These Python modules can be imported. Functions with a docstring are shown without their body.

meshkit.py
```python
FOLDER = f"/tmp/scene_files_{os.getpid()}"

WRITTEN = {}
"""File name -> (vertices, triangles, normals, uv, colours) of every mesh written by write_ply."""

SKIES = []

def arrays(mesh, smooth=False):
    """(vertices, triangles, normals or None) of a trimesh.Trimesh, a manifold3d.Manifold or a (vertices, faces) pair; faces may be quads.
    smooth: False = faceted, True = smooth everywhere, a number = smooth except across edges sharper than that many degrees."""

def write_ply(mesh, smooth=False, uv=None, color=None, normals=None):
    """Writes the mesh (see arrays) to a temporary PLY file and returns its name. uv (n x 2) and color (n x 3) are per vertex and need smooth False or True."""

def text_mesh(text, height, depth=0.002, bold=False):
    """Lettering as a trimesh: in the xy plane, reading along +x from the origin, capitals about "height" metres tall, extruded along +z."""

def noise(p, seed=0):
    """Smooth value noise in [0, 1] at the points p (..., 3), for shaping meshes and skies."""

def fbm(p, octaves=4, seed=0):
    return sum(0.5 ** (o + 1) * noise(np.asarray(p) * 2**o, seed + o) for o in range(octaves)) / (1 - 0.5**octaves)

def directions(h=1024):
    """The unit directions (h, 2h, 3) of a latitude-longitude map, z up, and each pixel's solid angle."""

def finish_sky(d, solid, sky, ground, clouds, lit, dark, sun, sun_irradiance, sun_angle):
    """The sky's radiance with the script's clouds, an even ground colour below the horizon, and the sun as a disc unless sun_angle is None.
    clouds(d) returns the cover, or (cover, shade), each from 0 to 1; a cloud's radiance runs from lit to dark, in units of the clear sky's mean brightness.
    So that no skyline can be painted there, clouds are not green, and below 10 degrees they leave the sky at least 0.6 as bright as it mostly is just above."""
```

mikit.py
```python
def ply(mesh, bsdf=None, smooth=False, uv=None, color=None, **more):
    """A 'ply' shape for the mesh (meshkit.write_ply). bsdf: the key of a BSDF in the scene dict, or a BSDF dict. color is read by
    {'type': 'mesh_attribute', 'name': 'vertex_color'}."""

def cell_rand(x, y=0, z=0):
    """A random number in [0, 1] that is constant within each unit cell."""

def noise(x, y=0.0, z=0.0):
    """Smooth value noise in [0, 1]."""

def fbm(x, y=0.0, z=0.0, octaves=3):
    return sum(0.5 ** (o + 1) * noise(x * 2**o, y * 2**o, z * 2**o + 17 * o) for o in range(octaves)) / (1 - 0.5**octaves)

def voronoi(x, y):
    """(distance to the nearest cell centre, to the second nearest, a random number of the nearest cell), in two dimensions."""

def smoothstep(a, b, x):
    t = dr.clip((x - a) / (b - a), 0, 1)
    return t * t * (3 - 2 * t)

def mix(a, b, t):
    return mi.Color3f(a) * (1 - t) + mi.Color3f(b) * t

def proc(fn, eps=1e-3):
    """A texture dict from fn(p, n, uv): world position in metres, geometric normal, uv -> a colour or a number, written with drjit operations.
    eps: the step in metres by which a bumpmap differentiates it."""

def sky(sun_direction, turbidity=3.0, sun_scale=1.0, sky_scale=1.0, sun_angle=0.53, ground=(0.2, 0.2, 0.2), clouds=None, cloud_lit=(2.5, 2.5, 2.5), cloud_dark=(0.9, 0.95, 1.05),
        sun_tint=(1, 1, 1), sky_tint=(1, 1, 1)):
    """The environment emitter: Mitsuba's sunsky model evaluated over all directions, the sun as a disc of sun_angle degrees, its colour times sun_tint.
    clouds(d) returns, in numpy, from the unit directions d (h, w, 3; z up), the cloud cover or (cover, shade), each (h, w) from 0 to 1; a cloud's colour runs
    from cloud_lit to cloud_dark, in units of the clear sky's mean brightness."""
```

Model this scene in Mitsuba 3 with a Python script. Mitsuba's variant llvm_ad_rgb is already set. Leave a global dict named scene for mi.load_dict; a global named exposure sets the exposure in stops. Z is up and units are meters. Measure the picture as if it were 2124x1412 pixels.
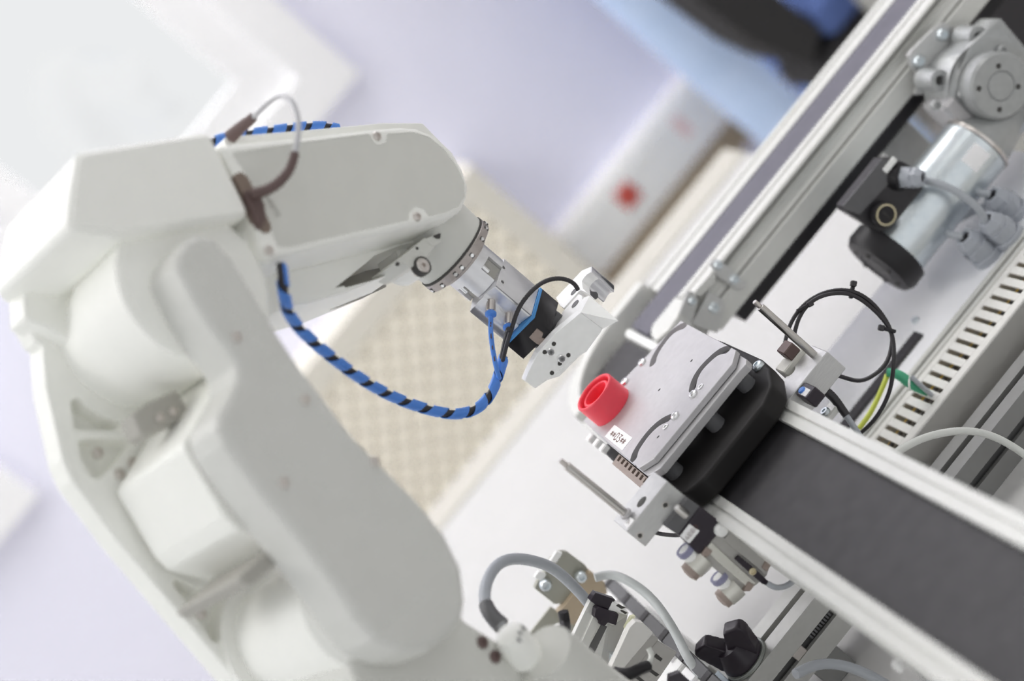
import math, random
import numpy as np
import trimesh, mitsuba as mi, drjit as dr
import manifold3d as m3
import shapely.geometry as sg
from shapely.ops import unary_union
from scipy.interpolate import CubicSpline
import mikit, meshkit
from mikit import proc, noise, fbm, smoothstep, mix

random.seed(7); np.random.seed(7)
T = mi.ScalarTransform4f
scene, labels = {}, {}

# ------------------------------------------------------------------ camera, light, exposure
FPX = 3600.0                                   # focal length in pixels of the 2124 px wide frame
_p, _y, _q = np.radians([18.0, 2.0, 50.2])     # tilt down, turn to the right, roll
CF = np.array([np.sin(_y)*np.cos(_p), np.cos(_y)*np.cos(_p), -np.sin(_p)])
_r0 = np.array([np.cos(_y), -np.sin(_y), 0.0]); _u0 = np.cross(_r0, CF)
CR = np.cos(_q)*_r0 - np.sin(_q)*_u0
CD = -np.sin(_q)*_r0 - np.cos(_q)*_u0
def ray(px, py): return CR*(px-1062)/FPX + CD*(py-706)/FPX + CF
PLATE_Z = 0.93
CAM = np.array([0, 0, PLATE_Z]) - 1.44*ray(1370, 815)
scene['camera'] = {'type': 'thinlens', 'fov': math.degrees(2*math.atan(1062/FPX)), 'fov_axis': 'x',
    'aperture_radius': 0.0125, 'focus_distance': 1.42, 'near_clip': 0.05, 'far_clip': 60.0,
    'to_world': T().look_at(origin=CAM.tolist(), target=(CAM+CF).tolist(), up=(-CD).tolist())}
exposure = 0.6
scene['daylight'] = {'type': 'constant', 'radiance': {'type': 'rgb', 'value': [0.55, 0.56, 0.565]}}
CEIL_Z = 2.9
LAMPS = [(-1.7, 0.4, 0.64, 0.60), (-1.0, 1.5, 0.42, 0.42), (0.45, 1.48, 0.78, 0.45), (1.6, 1.3, 0.50, 0.50), (1.5, -0.4, 0.30, 0.30)]
LAMP_RADIANCE = [3.0, 2.96, 2.9]

# ------------------------------------------------------------------ pixel helpers (a pixel seen on a plane gives a point)
def onp(px, py, P, N):
    d = ray(px, py); N = np.asarray(N, float)
    return CAM + d*((np.asarray(P, float)-CAM)@N)/(d@N)
def onx(px, py, x): return onp(px, py, [x, 0, 0], [1, 0, 0])
def ony(px, py, y): return onp(px, py, [0, y, 0], [0, 1, 0])
def onz(px, py, z): return onp(px, py, [0, 0, z], [0, 0, 1])
def at(px, py, d): return CAM + ray(px, py)*d
def crop(ox, oy, s, pts): return [(ox+s*a, oy+s*b) for a, b in pts]

# ------------------------------------------------------------------ materials
def rgb(*c): return {'type': 'rgb', 'value': list(c)}
def mat(name, c, rough=0.5, metal=0.0, **k):
    base = c if isinstance(c, dict) else rgb(*c)
    scene[name] = {'type': 'twosided', 'b': {'type': 'principled', 'base_color': base, 'roughness': rough, 'metallic': metal, **k}}
    return name
def speckle(a, b, s, aniso=(1, 1, 1)):
    return proc(lambda p, n, uv: mix(a, b, fbm(p.x*s*aniso[0], p.y*s*aniso[1], p.z*s*aniso[2], 3)))
mat('m_robot', speckle((.80, .80, .765), (.84, .84, .805), 40), .42)
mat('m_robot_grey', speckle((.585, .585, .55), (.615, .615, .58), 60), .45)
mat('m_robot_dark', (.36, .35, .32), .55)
mat('m_void', (.05, .048, .045), .7)
mat('m_steel', (.66, .62, .59), .30, 1.0)
mat('m_flange', speckle((.40, .36, .34), (.46, .42, .40), 300), .38, .75)
mat('m_chrome', (.82, .82, .82), .16, 1.0)
mat('m_zinc', speckle((.60, .66, .70), (.74, .78, .80), 200), .28, .85)
mat('m_alu', speckle((.74, .74, .76), (.80, .80, .82), 260, (1, 1, .2)), .38, .8)
mat('m_alu_plate', speckle((.46, .45, .46), (.52, .51, .52), 180), .45, .55)
mat('m_alu_jaw', speckle((.84, .84, .83), (.90, .90, .89), 180), .40, .12)
mat('m_alu_raw', speckle((.52, .52, .52), (.64, .64, .63), 220, (1, 1, 5)), .42, .75)
mat('m_rail', speckle((.62, .62, .595), (.66, .66, .635), 80), .42, .25)
mat('m_profile', speckle((.48, .48, .46), (.54, .54, .52), 120), .40, .45)
mat('m_slot', (.10, .10, .10), .6)
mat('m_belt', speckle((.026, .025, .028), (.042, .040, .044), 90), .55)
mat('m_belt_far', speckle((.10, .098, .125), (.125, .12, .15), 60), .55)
mat('m_black', (.022, .020, .023), .42)
mat('m_black_soft', (.013, .012, .014), .45, specular=.35)
mat('m_pallet', (.009, .008, .008), .55, specular=.3)
mat('m_edge', (.50, .48, .435), .55)
mat('m_slot_brown', (.20, .15, .12), .5)
mat('m_black_violet', (.018, .012, .020), .38)
mat('m_dark_grey', (.10, .10, .105), .45)
mat('m_grey_plastic', (.36, .38, .42), .38)
mat('m_grey_cable', (.36, .38, .41), .42)
mat('m_light_cable', (.62, .63, .60), .4)
mat('m_beige_plastic', (.62, .61, .56), .45)
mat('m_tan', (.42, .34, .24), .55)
mat('m_brown', (.11, .07, .065), .5)
mat('m_comb', (.30, .24, .21), .5)
mat('m_red', (.80, .055, .085), .36)
mat('m_blue', (.07, .22, .66), .32)
mat('m_blue_face', (.06, .26, .58), .4)
mat('m_green', (.06, .36, .20), .45)
mat('m_yellow_green', (.50, .56, .06), .4)
mat('m_yellow', (.70, .46, .05), .4)
mat('m_white', (.84, .84, .83), .4)
mat('m_paper', (.86, .85, .86), .6)
mat('m_ink', (.10, .05, .04), .6)
mat('m_brass', (.70, .62, .42), .3, .9)
mat('m_wall', speckle((.80, .795, .925), (.825, .82, .94), 3), .7)
mat('m_wall_low', (.60, .58, .55), .7)
mat('m_floor', speckle((.52, .50, .47), (.58, .56, .53), 5), .5)
mat('m_ceiling', (.85, .85, .84), .8)
mat('m_table', speckle((.50, .495, .49), (.53, .525, .52), 20), .5)
mat('m_frame', (.86, .855, .87), .45)
mat('m_radiator', (.88, .83, .72), .55)
mat('m_radiator_back', (.40, .35, .26), .7)
mat('m_cream', (.72, .69, .62), .55)
mat('m_trunk', (.90, .885, .87), .5)
mat('m_socket', (.55, .07, .05), .45)
mat('m_shirt', proc(lambda p, n, uv: mix((.50, .64, .90), (.58, .70, .94), fbm(p.x*14, p.y*14, p.z*22, 3))), .85)
mat('m_vest', (.025, .024, .025), .8)
mat('m_jeans', (.08, .13, .33), .85)
mat('m_skin', (.62, .42, .33), .55)
mat('m_hair', (.05, .035, .025), .6)
mat('m_cabinet', (.030, .028, .032), .6)
scene['m_glass'] = {'type': 'thindielectric'}

# ------------------------------------------------------------------ mesh helpers
def fix(m):
    m.merge_vertices(); return m
def cat(*ms):
    ms = [x for x in ms if x is not None]
    return trimesh.util.concatenate(ms)
def man(m):
    m = m.copy(); m.merge_vertices()
    return m3.Manifold(m3.Mesh(np.asarray(m.vertices, np.float32), np.asarray(m.faces, np.uint32)))
def tri(man_):
    k = man_.to_mesh(); return trimesh.Trimesh(k.vert_properties[:, :3], k.tri_verts, process=False)
def cut(m, *tools):
    a = man(m)
    for t in tools: a = a - man(t)
    return tri(a)
def join(*ms):
    a = man(ms[0])
    for t in ms[1:]: a = a + man(t)
    return tri(a)
def frame(O, U, V, W=None):
    M = np.eye(4); U = np.asarray(U, float); V = np.asarray(V, float)
    M[:3, 0], M[:3, 1] = U, V
    M[:3, 2] = np.cross(U, V) if W is None else W
    M[:3, 3] = O
    return M
def put(m, M):
    m = m.copy(); m.apply_transform(M)
    if np.linalg.det(M[:3, :3]) < 0: pass          # apply_transform flips the winding itself
    return m
def unit(v): v = np.asarray(v, float); return v/np.linalg.norm(v)
def basis(w):
    w = unit(w); a = np.array([0, 0, 1.0]) if abs(w[2]) < .9 else np.array([1.0, 0, 0])
    u = unit(np.cross(a, w)); return u, np.cross(w, u), w
def bbox(lo, hi, b=0.0008):
    """A box from corner lo to corner hi with bevelled edges."""
    lo, hi = np.minimum(lo, hi), np.maximum(lo, hi)
    b = min(b, .45*float((hi-lo).min())); pts = []
    for sx in (0, 1):
        for sy in (0, 1):
            for sz in (0, 1):
                c = np.where([sx, sy, sz], hi, lo); d = np.where([sx, sy, sz], -1, 1)*b
                for k in range(3):
                    q = c+d; q[k] = c[k]; pts.append(q)
    return trimesh.convex.convex_hull(np.array(pts))
def cbox(c, size, b=0.0008, M=None):
    s = np.asarray(size, float)/2
    m = bbox(-s, s, b)
    M = np.eye(4) if M is None else M.copy()
    m = put(m, M); m.apply_translation(c); return m
def hull(pts): return trimesh.convex.convex_hull(np.array(pts, float))
def cyl(a, b, r, r2=None, n=28, bev=0.0):
    """A (tapering) cylinder from a to b, with bevelled rims."""
    a, b = np.asarray(a, float), np.asarray(b, float); L = np.linalg.norm(b-a); r2 = r if r2 is None else r2
    pr = [(0, 0), (r-bev, 0), (r, bev), (r2, L-bev), (r2-bev, L), (0, L)] if bev else [(0, 0), (r, 0), (r2, L), (0, L)]
    return lathe(pr, a, b-a, n)
def lathe(profile, O, axis, n=32):
    """profile: (radius, height) pairs from the axis round to the axis."""
    u, v, w = basis(axis); pr = np.array(profile, float); k = len(pr)
    ang = np.arange(n)*2*np.pi/n; V, F = [], []
    for r, h in pr:
        V.append(np.outer(np.cos(ang)*r, u)+np.outer(np.sin(ang)*r, v)+w*h)
    V = np.vstack(V)+np.asarray(O, float)
    for i in range(k-1):
        for j in range(n):
            a, b = i*n+j, i*n+(j+1) % n
            F += [[a, b, b+n], [a, b+n, a+n]]
    m = trimesh.Trimesh(V, np.array(F), process=False); m.merge_vertices()
    m.update_faces(m.nondegenerate_faces()); return m
def chaikin(p, it=2, closed=True):
    p = np.asarray(p, float)
    for _ in range(it):
        q = np.roll(p, -1, 0)
        if closed: p = np.stack([.75*p+.25*q, .25*p+.75*q], 1).reshape(-1, 2)
    return p
def rnd(pts, r, res=6):
    """The polygon with its corners rounded by r (both ways)."""
    g = sg.Polygon(pts).buffer(0)
    g = g.buffer(-r, resolution=res).buffer(2*r, resolution=res).buffer(-r, resolution=res)
    g = g.simplify(r*.02)
    return np.array(g.exterior.coords)[:-1]
def ccw(p):
    a = np.sum(p[:, 0]*np.roll(p[:, 1], -1)-np.roll(p[:, 0], -1)*p[:, 1])
    return p if a > 0 else p[::-1]
def inset(p, d):
    e = np.roll(p, -1, 0)-p; e /= np.maximum(np.linalg.norm(e, axis=1, keepdims=True), 1e-12)
    nl = np.stack([-e[:, 1], e[:, 0]], 1); pl = np.roll(nl, 1, 0)
    m = nl+pl; m /= np.maximum(np.linalg.norm(m, axis=1, keepdims=True), 1e-9)
    c = np.maximum((m*nl).sum(1, keepdims=True), .4)
    return p+m*d/c
def captri(p):
    return np.asarray(m3.triangulate([np.asarray(p, float)], 1e-9))
def slab(pts, w0, w1, bev0=0.0, bev1=0.0, M=None, steps=3):
    """The outline pulled from w0 to w1 along its normal, its two rims rounded by bev0 and bev1."""
    p = ccw(np.asarray(pts, float)); rings = []
    def rim(b, w, s):
        if b <= 0: return [(0.0, w)]
        return [(b*(1-math.sin(t)), w+s*b*(1-math.cos(t))) for t in np.linspace(0, math.pi/2, steps+1)]
    lo = rim(bev0, w0, 1); hi = [(d, w) for d, w in rim(bev1, w1, -1)][::-1]
    V = []
    for d, w in lo+hi:
        q = inset(p, d) if d > 0 else p
        V.append(np.c_[q, np.full(len(q), w)])
    k = len(V); n = len(p); F = []
    i = np.arange(n); j = (i+1) % n
    for s in range(k-1):
        F.append(np.c_[s*n+i, s*n+j, (s+1)*n+j]); F.append(np.c_[s*n+i, (s+1)*n+j, (s+1)*n+i])
    c0, c1 = captri(V[0][:, :2]), captri(V[-1][:, :2])
    F.append(c0[:, ::-1]); F.append(c1+(k-1)*n)
    m = trimesh.Trimesh(np.vstack(V), np.vstack(F), process=False)
    return put(m, M) if M is not None else m
def extr(poly, w0, w1, M=None):
    gs = getattr(poly, 'geoms', [poly]); out = []
    for g in gs:
        m = trimesh.creation.extrude_polygon(g, w1-w0, engine='earcut'); m.apply_translation([0, 0, w0]); out.append(m)
    m = cat(*out)
    return put(m, M) if M is not None else m
def spline(pts, n=60):
    p = np.asarray(pts, float)
    if len(p) == 2: return p[0]+(p[1]-p[0])*np.linspace(0, 1, n)[:, None]
    t = np.r_[0, np.cumsum(np.linalg.norm(np.diff(p, axis=0), axis=1)**.7)]
    return CubicSpline(t, p, bc_type='natural')(np.linspace(0, t[-1], n))
def rmf(p):
    t = np.gradient(p, axis=0); t /= np.linalg.norm(t, axis=1, keepdims=True)
    u = basis(t[0])[0]; U = [u]
    for k in range(1, len(p)):
        u = u-t[k]*(u@t[k]); u /= np.linalg.norm(u); U.append(u)
    U = np.array(U); return t, U, np.cross(t, U)
def tube(pts, r, n=60, k=10, smooth=True):
    p = spline(pts, n) if smooth else np.asarray(pts, float)
    t, U, V = rmf(p); r = np.broadcast_to(np.asarray(r, float), len(p)) if np.ndim(r) else np.full(len(p), r)
    a = np.arange(k)*2*np.pi/k
    R = p[:, None]+r[:, None, None]*(np.cos(a)[None, :, None]*U[:, None]+np.sin(a)[None, :, None]*V[:, None])
    m = len(p); F = []
    i, j = np.arange(k), (np.arange(k)+1) % k
    for s in range(m-1):
        F.append(np.c_[s*k+i, s*k+j, (s+1)*k+j]); F.append(np.c_[s*k+i, (s+1)*k+j, (s+1)*k+i])
    F.append(np.c_[np.full(k, m*k), j, i]); F.append(np.c_[np.full(k, m*k+1), (m-1)*k+i, (m-1)*k+j])
    return trimesh.Trimesh(np.vstack([R.reshape(-1, 3), p[:1], p[-1:]]), np.vstack(F), process=False)
def wrap(pts, r, pitch, share=.66, th=.0008, k=8):
    """A strip wound round the path: the spiral wrap of a hose."""
    p = spline(pts, 400); L = np.r_[0, np.cumsum(np.linalg.norm(np.diff(p, axis=0), axis=1))]
    m = int(L[-1]/pitch*20); s = np.linspace(0, L[-1], m); c = np.stack([np.interp(s, L, p[:, q]) for q in range(3)], 1)
    _, U, V = rmf(c); W = share*pitch; rows = []
    ang = -2*np.pi*s/pitch
    def surf(rr):
        out = []
        for q in np.linspace(0, 1, k):
            s2 = np.clip(s+q*W, 0, L[-1]); C = np.stack([np.interp(s2, L, p[:, z]) for z in range(3)], 1)
            Uq = np.stack([np.interp(s2, s, U[:, z]) for z in range(3)], 1); Vq = np.stack([np.interp(s2, s, V[:, z]) for z in range(3)], 1)
            out.append(C+rr*(np.cos(ang)[:, None]*Uq+np.sin(ang)[:, None]*Vq))
        return out
    ring = surf(r)+surf(r-th)[::-1]; n = len(ring)
    X = np.stack(ring, 1).reshape(-1, 3); F = []; i = np.arange(n); j = (i+1) % n; i, j = j, i
    for a in range(m-1):
        F.append(np.c_[a*n+i, a*n+j, (a+1)*n+j]); F.append(np.c_[a*n+i, (a+1)*n+j, (a+1)*n+i])
    return trimesh.Trimesh(X, np.vstack(F), process=False)
def ball(c, r, n=2):
    m = trimesh.creation.icosphere(n, r); m.apply_translation(c); return m
def ring(O, axis, r0, r1, h, n=32):
    return lathe([(r0, 0), (r1, 0), (r1, h), (r0, h), (r0, 0)], O, axis, n)
def text(s, h, O, U, V, depth=.0003, bold=False):
    m = meshkit.text_mesh(s, h, depth, bold); m.apply_translation([-m.bounds[:, 0].mean(), -m.bounds[:, 1].mean(), 0])
    return put(m, frame(O, unit(U), unit(V)))

# ------------------------------------------------------------------ entries
def fresh(key):
    used = set(scene) | set(labels) | {k[:len(key)+4] for k in scene}
    if key not in scene and key not in labels and not any(k.startswith(key+'__') for k in scene): return key
    i = 1
    while True:
        k = f'{key}_{i:03d}'
        if k not in scene and k not in labels and not any(q.startswith(k+'__') for q in scene): return k
        i += 1
def thing(name, label, cat_, group=None):
    k = fresh(name); labels[k] = {'label': label, 'category': cat_}
    if group: labels[k]['group'] = group
    return k
def part(parent, name, mesh, m, label=None, smooth=32, kind=None):
    k = fresh(parent+'__'+name); scene[k] = mikit.ply(mesh, m, smooth)
    if label or kind: labels[k] = {**({'label': label} if label else {}), **({'kind': kind} if kind else {})}
    return k
def single(name, mesh, m, label, cat_, group=None, smooth=32):
    k = fresh(name); scene[k] = mikit.ply(mesh, m, smooth); labels[k] = {'label': label, 'category': cat_}
    if group: labels[k]['group'] = group
    return k
def struct(name, mesh, m, label=None, smooth=False):
    scene[name] = mikit.ply(mesh, m, smooth); labels[name] = {'kind': 'structure', **({'label': label} if label else {})}
    return name
def screw(parent, P, d, r, h=.002, m='m_steel', socket=True, name='screw'):
    """A button head screw with a hexagon socket, its foot at P, standing along d."""
    d = unit(d); P = np.asarray(P, float)
    prof = [(0, -.001), (r, -.001), (r, h*.45), (r*.86, h*.8), (r*.5, h), (r*.42, h*.98), (r*.36, h*.35), (0, h*.3)]
    return part(parent, name, lathe(prof, P, d, 16), m)

# ------------------------------------------------------------------ the room
TABLE_Z = 0.66; WALL_Y = 2.0
X0, X1, Y0 = -2.6, 2.6, -2.6
struct('floor', bbox([X0, Y0, -.06], [X1, WALL_Y, 0], .001), 'm_floor')
struct('added_wall_right', bbox([X1, Y0, 0], [X1+.1, WALL_Y, CEIL_Z], .001), 'm_wall_grey' if 'm_wall_grey' in scene else mat('m_wall_grey', (.60, .60, .59), .7))  # unseen wall, added to block daylight from the right
struct('ceiling', bbox([X0, Y0, CEIL_Z], [X1, WALL_Y, CEIL_Z+.06], .001), 'm_ceiling')
WINS = [(-.50, .229, .993, 2.15), (-1.62, -.775, .955, 2.15)]
hole = unary_union([sg.box(a+.03, c+.03, b-.03, d-.03) for a, b, c, d in WINS])
wall = extr(sg.box(X0, 0, X1, CEIL_Z).difference(hole), 0, .16, frame([0, WALL_Y, 0], [1, 0, 0], [0, 0, 1], [0, 1, 0]))
struct('wall_back', wall, 'm_wall')
for i, (a, b, c, d) in enumerate(WINS):
    k = f'window_{i+1}'; M = frame([0, WALL_Y, 0], [1, 0, 0], [0, 0, 1], [0, 1, 0])
    o = sg.box(a, c, b, d); f1 = o.difference(sg.box(a+.085, c+.085, b-.085, d-.085))
    f2 = sg.box(a+.07, c+.07, b-.07, d-.07).difference(sg.box(a+.165, c+.165, b-.165, d-.165))
    labels[k] = {'kind': 'structure', 'label': ['white framed window above the perforated radiator cover', 'white framed window at the left edge'][i]}
    part(k, 'frame', extr(f1, -.035, .05, M), 'm_frame', smooth=False)
    part(k, 'sash', extr(f2, -.012, .04, M), 'm_frame', smooth=False)
    v = np.array([[a+.16, WALL_Y+.02, c+.16], [b-.16, WALL_Y+.02, c+.16], [b-.16, WALL_Y+.02, d-.16], [a+.16, WALL_Y+.02, d-.16]])
    part(k, 'pane', trimesh.Trimesh(v, [[0, 1, 2], [0, 2, 3]], process=False), 'm_glass', smooth=False)
struct('baseboard_back', bbox([X0, WALL_Y-.02, 0], [X1, WALL_Y, .07], .002), 'm_wall_low')
struct('shade_strip_1', bbox([.235, WALL_Y-.014, .29], [X1, WALL_Y, .362], .002), 'm_tan', 'tan strip painted for the shade below the cable trunking')  # tan strip puts the shadow under the trunking into colour
t = thing('cable_trunking', 'long white wall trunking with a red socket in it', 'trunking')
part(t, 'channel', bbox([.235, WALL_Y-.06, .365], [.80, WALL_Y, .492], .006), 'm_trunk')
part(t, 'cover_strip', bbox([.235, WALL_Y-.066, .385], [.80, WALL_Y-.059, .472], .003), 'm_white')
def socket(px, py, s):
    c = ony(px, py, WALL_Y-.066); k = part(t, 'socket', cbox(c, [s, .012, s*1.05], .003), 'm_socket', 'red socket insert')
    for q in (-1, 1): part(k, 'pin_hole', cyl(c+[q*.008, -.0075, 0], c+[q*.008, -.003, 0], .003, n=10), 'm_void')
socket(1302, 405, .042)
c = ony(1415, 262, WALL_Y-.066); part(t, 'socket_marking', cbox(c, [.024, .002, .05], .0005), 'm_socket2' if 'm_socket2' in scene else mat('m_socket2', (.80, .60, .59), .5), 'pale red marking')

# unseen ceiling lamps, added and sized to brighten walls and machines
for (x, y, w, h) in LAMPS:
    k = thing('ceiling_light', 'unseen flat square light panel added on the ceiling', 'ceiling light', 'added ceiling light panels')
    part(k, 'frame', extr(sg.box(-w-.03, -h-.03, w+.03, h+.03).difference(sg.box(-w, -h, w, h)), -.03, 0, frame([x, y, CEIL_Z], [1, 0, 0], [0, 1, 0])), 'm_white', smooth=False)
    v = np.array([[x-w, y-h, CEIL_Z-.02], [x-w, y+h, CEIL_Z-.02], [x+w, y+h, CEIL_Z-.02], [x+w, y-h, CEIL_Z-.02]])
    q = part(k, 'diffuser', trimesh.Trimesh(v, [[0, 1, 2], [0, 2, 3]], process=False), 'm_white', smooth=False)
    scene[q]['emitter'] = {'type': 'area', 'radiance': rgb(*LAMP_RADIANCE)}

# perforated radiator cover under the window
t = thing('radiator', 'beige radiator cover with a fine lattice front under the window', 'radiator')
RX0, RX1, RZ0, RZ1, RY = -.50, .225, .06, .735, WALL_Y-.14
M = frame([0, RY, 0], [1, 0, 0], [0, 0, 1], [0, 1, 0])
part(t, 'casing', extr(sg.box(RX0, RZ0, RX1, RZ1).difference(sg.box(RX0+.05, RZ0+.05, RX1-.055, RZ1-.055)), 0, .138, M), 'm_cream', smooth=False)
part(t, 'back_panel', bbox([RX0+.04, RY+.03, RZ0+.04], [RX1-.045, RY+.045, RZ1-.045], .001), 'm_radiator_back')
strips = []
w_, h_ = RX1-RX0-.105, RZ1-RZ0-.105; cx_, cz_ = (RX0+RX1-.005)/2, (RZ0+RZ1-.005)/2
win = sg.box(RX0+.05, RZ0+.05, RX1-.055, RZ1-.055)
for s in (1, -1):
    for q in np.arange(-1.0, 1.0, .052):
        l = sg.LineString([(cx_+q*1.0-.9, cz_-.9*s), (cx_+q*1.0+.9, cz_+.9*s)]).buffer(.0125, cap_style=2).intersection(win)
        if l.is_empty or l.geom_type != 'Polygon': continue
        strips.append(extr(l, .004 if s > 0 else .0075, .0075 if s > 0 else .011, M))
part(t, 'lattice', cat(*strips), 'm_radiator', smooth=False, kind='stuff')

# the table that carries the station
t = thing('table', 'white table top with a cream rear edge below the machines', 'table')
part(t, 'top', bbox([-1.3, -.9, TABLE_Z-.035], [.40, .94, TABLE_Z], .002), 'm_table')
part(t, 'edge_strip', bbox([-1.3, .9402, TABLE_Z-.04], [.40, 1.02, TABLE_Z+.004], .003), 'm_edge')
for x in (-1.2, .35):
    for y in (-.8, .85): part(t, 'leg', bbox([x-.03, y-.03, 0], [x+.03, y+.03, TABLE_Z-.034], .003), 'm_rail')

# ------------------------------------------------------------------ the robot arm
PH = math.radians(40)
H = np.array([math.cos(PH), math.sin(PH), 0]); N = np.array([math.sin(PH), -math.cos(PH), 0]); Z = np.array([0, 0, 1.0])
FL = ony(943, 527, .02); J5 = FL+[0, 0, .072]
RM = lambda t=0: frame(J5+N*t, H, Z, -N*-1)          # a along H, b along Z, w along N (towards the camera's right)
def RP(a, t, b): return J5+H*a+N*t+Z*b
def rob(pts, t):
    out = []
    for px, py in pts:
        d = onp(px, py, J5+N*t, N)-J5; out.append([d@H, d@Z])
    return np.array(out)
robot = thing('robot', 'white and grey jointed robot arm leaning over the conveyor', 'robot')

# forearm: side cover towards the camera, its screws, the body behind it
outl = [(448, 300), (600, 287), (780, 266), (830, 262), (866, 264), (905, 280), (940, 312), (962, 350), (973, 385), (970, 412), (958, 436), (930, 449), (873, 464), (740, 496), (640, 519), (590, 531), (566, 537), (552, 534), (540, 512), (524, 446), (470, 330)]
FA = rob(outl, .055); FA = rnd(FA, .004)
cover = slab(FA, .012, .055, 0, .0045, RM())
inn = crop(440, 180, .33286, [(60, 420), (560, 345), (985, 290), (1000, 330), (1030, 362), (1080, 350), (1092, 292), (1250, 280), (1350, 310), (1450, 390), (1530, 500), (1575, 600), (1578, 680), (1540, 745), (1450, 785), (1350, 808), (1315, 762), (1265, 748), (1232, 785), (1225, 832), (900, 905), (480, 1000), (410, 1000), (340, 830), (270, 640), (130, 430)])
IN = rnd(rob(inn, .055), .0025)
cover = cut(cover, slab(IN, .0536, .0600, M=RM()))
part(robot, 'forearm_cover', cover, 'm_robot', 'side cover of the forearm')
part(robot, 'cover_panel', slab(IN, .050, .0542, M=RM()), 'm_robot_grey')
for px, py in [(781, 283), (864, 450), (557, 520)]:
    P = onp(px, py, J5+N*.055, N); screw(robot, P+N*.0005, N, .0036, .002)
# lettering on the cover
P = onp(566, 428, J5+N*.0545, N); dU = onp(574, 442, J5+N*.0545, N)-onp(560, 416, J5+N*.0545, N)
part(robot, 'lettering', text('UNITI', .0040, P, dU, np.cross(N, unit(dU)), .0003), 'm_robot_dark', 'faint grey lettering UNITI')
# body and far side of the forearm
bod = [(448, 298), (600, 285), (780, 268), (860, 268), (920, 330), (925, 440), (880, 505), (830, 566), (700, 618), (622, 640), (575, 645), (548, 600), (520, 540), (480, 400)]
FB = rob(bod, .0); FB = rnd(FB, .004)
body = slab(FB, -.055, .0115, .004, .001, RM())
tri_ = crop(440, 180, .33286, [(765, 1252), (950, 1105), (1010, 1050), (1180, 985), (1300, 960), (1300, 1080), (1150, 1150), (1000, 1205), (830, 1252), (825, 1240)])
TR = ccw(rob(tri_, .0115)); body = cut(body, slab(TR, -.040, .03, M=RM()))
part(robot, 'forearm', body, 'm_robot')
part(robot, 'forearm_recess', slab(inset(TR, -.0015), -.0405, -.0395, M=RM()), 'm_robot_dark', 'dark recess under the forearm')
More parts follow.
